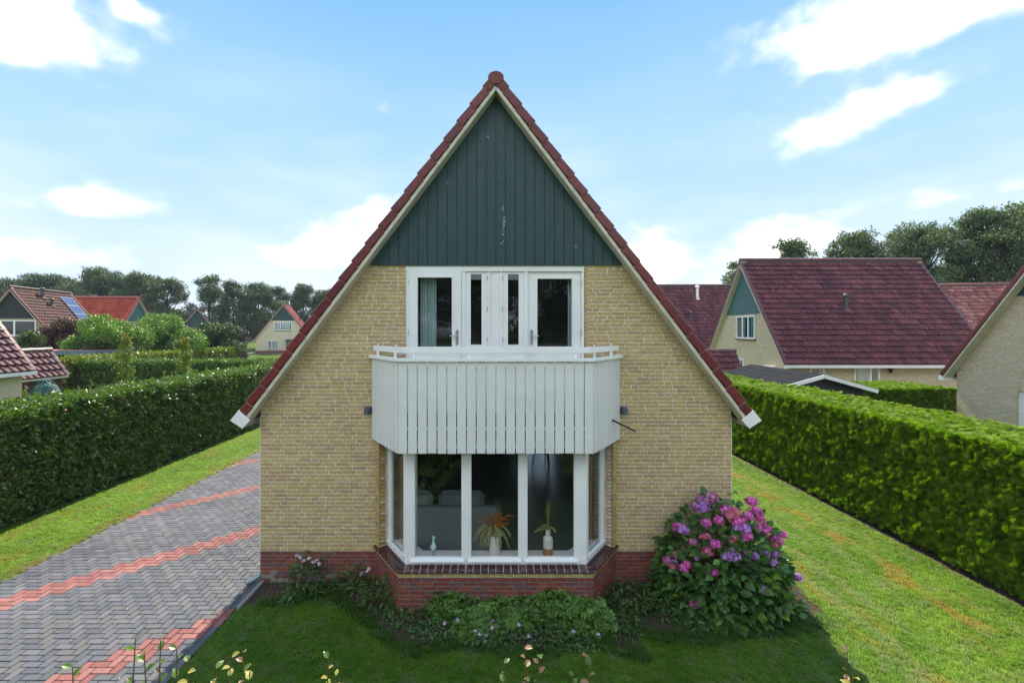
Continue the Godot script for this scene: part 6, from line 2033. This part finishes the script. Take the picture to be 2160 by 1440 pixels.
	pane_window(hF, "upper_window", face(0.0, 4.25, 0.012), 2.6, 1.3, [1, 1, 1], mats.white, {"frame": 0.12, "sill": mats.sill_tile, "curtain": mats.curtain, "curtain_at": [-0.33, 0.0, 0.33]})
	pane_window(hF, "lower_window", face(-1.7, 0.95, 0.012), 1.5, 1.3, [2, 3], mats.white, {"frame": 0.12, "sill": mats.sill_tile, "curtain": mats.curtain, "curtain_at": [-0.3, 0.15, 0.33]})
	mb = MB.new()
	mb.bx(0.5, 3.0, 2.25, 2.5, 0.0, 0.9); mb.bx(0.6, 0.8, 0, 2.25, 0.65, 0.85); mb.bx(2.0, 2.2, 0, 2.25, 0.65, 0.85); mb.bx(0.9, 1.0, 0.2, 2.2, 0.02, 0.05)
	part("porch", mb, mats.cladding, hF)
	flue(hF, Vector3(2.2, 8.9 - T * 2.2, -4.4), 0.9, 0.10, mats.zinc_dark)
	# roof behind it
	house("gabled_house", "grey-purple ridge of a house just behind the distant pale house", Vector3(-32.0, 0, -96.0), -PI / 2, 16.0, {"tiles": [Color(0.14, 0.09, 0.10), Color(0.12, 0.08, 0.09)], "ridge": 8.3})
	# flat carport roof left
	var ca := thing("carport", "low flat carport roof with blue-grey fascia below the copper tree", "carport", Vector3(-28.4, 0, -23.0))
	mb = MB.new()
	mb.bx(-2.6, 2.1, 2.72, 2.80, -4.2, 0.0)
	part("roof_sheet", mb, mats.rust_sheet, ca)
	mb = MB.new()
	mb.bx(-2.6, 2.12, 2.5, 2.78, 0.0, 0.05); mb.bx(2.1, 2.15, 2.5, 2.78, -4.2, 0.0)
	part("fascia", mb, mats.blue_fascia, ca)
	for k in [[-2.4, -0.2], [1.9, -0.2], [1.9, -4.0], [-2.4, -4.0]]:
		mb = MB.new()
		mb.bx(k[0] - 0.06, k[0] + 0.06, 0, 2.72, k[1] - 0.06, k[1] + 0.06)
		part("post", mb, mats.twig, ca)
	# path before the pale house
	mb = MB.new()
	var p0 := ground(520, 745)
	mb.bx(p0.x - 1.5, p0.x + 9, 0.0, 0.03, p0.z - 1.0, p0.z + 1.5)
	structure(put("far_path", mb.mesh(), mats.concrete, self))

func more_materials():
	mat("zinc_dark", Color(0.06, 0.06, 0.065), 0.5)
	mat("gutter_wood", Color(0.42, 0.37, 0.31), 0.7)
	mat("brown_boards", Color(0.07, 0.022, 0.018), 0.6)
	mat("net_hoop", Color(0.02, 0.10, 0.08), 0.5)
	mat("plinth_far", Color(0.16, 0.05, 0.05), 0.9)
	mat("rust_sheet", Color(0.45, 0.18, 0.14), 0.9)
	mat("blue_fascia", Color(0.10, 0.15, 0.19), 0.6)
	var m := mat("wall_pale", Color(0.58, 0.52, 0.36), 0.95, 0, 0.2)
	m = tinted("lichen", 0.8, 0.3)
	var f := FastNoiseLite.new()
	f.seed = 3; f.frequency = 0.09; f.fractal_octaves = 3
	var im := f.get_seamless_image(256, 256)
	var out := Image.create(256, 256, false, Image.FORMAT_RGB8)
	for y in 256:
		for x in 256:
			var v := im.get_pixel(x, y).r
			out.set_pixel(x, y, Color(1, 1, 1) if v > 0.72 else Color(0.78, 0.7, 0.62) if v > 0.66 else Color(0.60, 0.31, 0.32).lerp(Color(0.66, 0.42, 0.40), v))
	grain(m, ImageTexture.create_from_image(out), 3.5)

func _ready():
	rng.seed = 12345
	noise_a.seed = 1; noise_a.frequency = 0.25; noise_a.fractal_octaves = 3
	noise_b.seed = 2; noise_b.frequency = 0.3; noise_b.fractal_octaves = 2
	noise_c.seed = 3; noise_c.frequency = 0.3; noise_c.fractal_octaves = 2
	make_view()
	var t := Time.get_ticks_msec()
	make_materials()
	more_materials()
	make_ground()
	make_drive()
	make_house()
	print("house ", Time.get_ticks_msec() - t)
	make_neighbours()
	print("neighbours ", Time.get_ticks_msec() - t)
	make_beech_hedges()
	make_thuja_hedges()
	print("hedges ", Time.get_ticks_msec() - t)
	make_trees()
	print("trees ", Time.get_ticks_msec() - t)
	make_room()
	make_hydrangea()
	make_bed()
	make_grass()
	make_shoots()
	print("all ", Time.get_ticks_msec() - t)
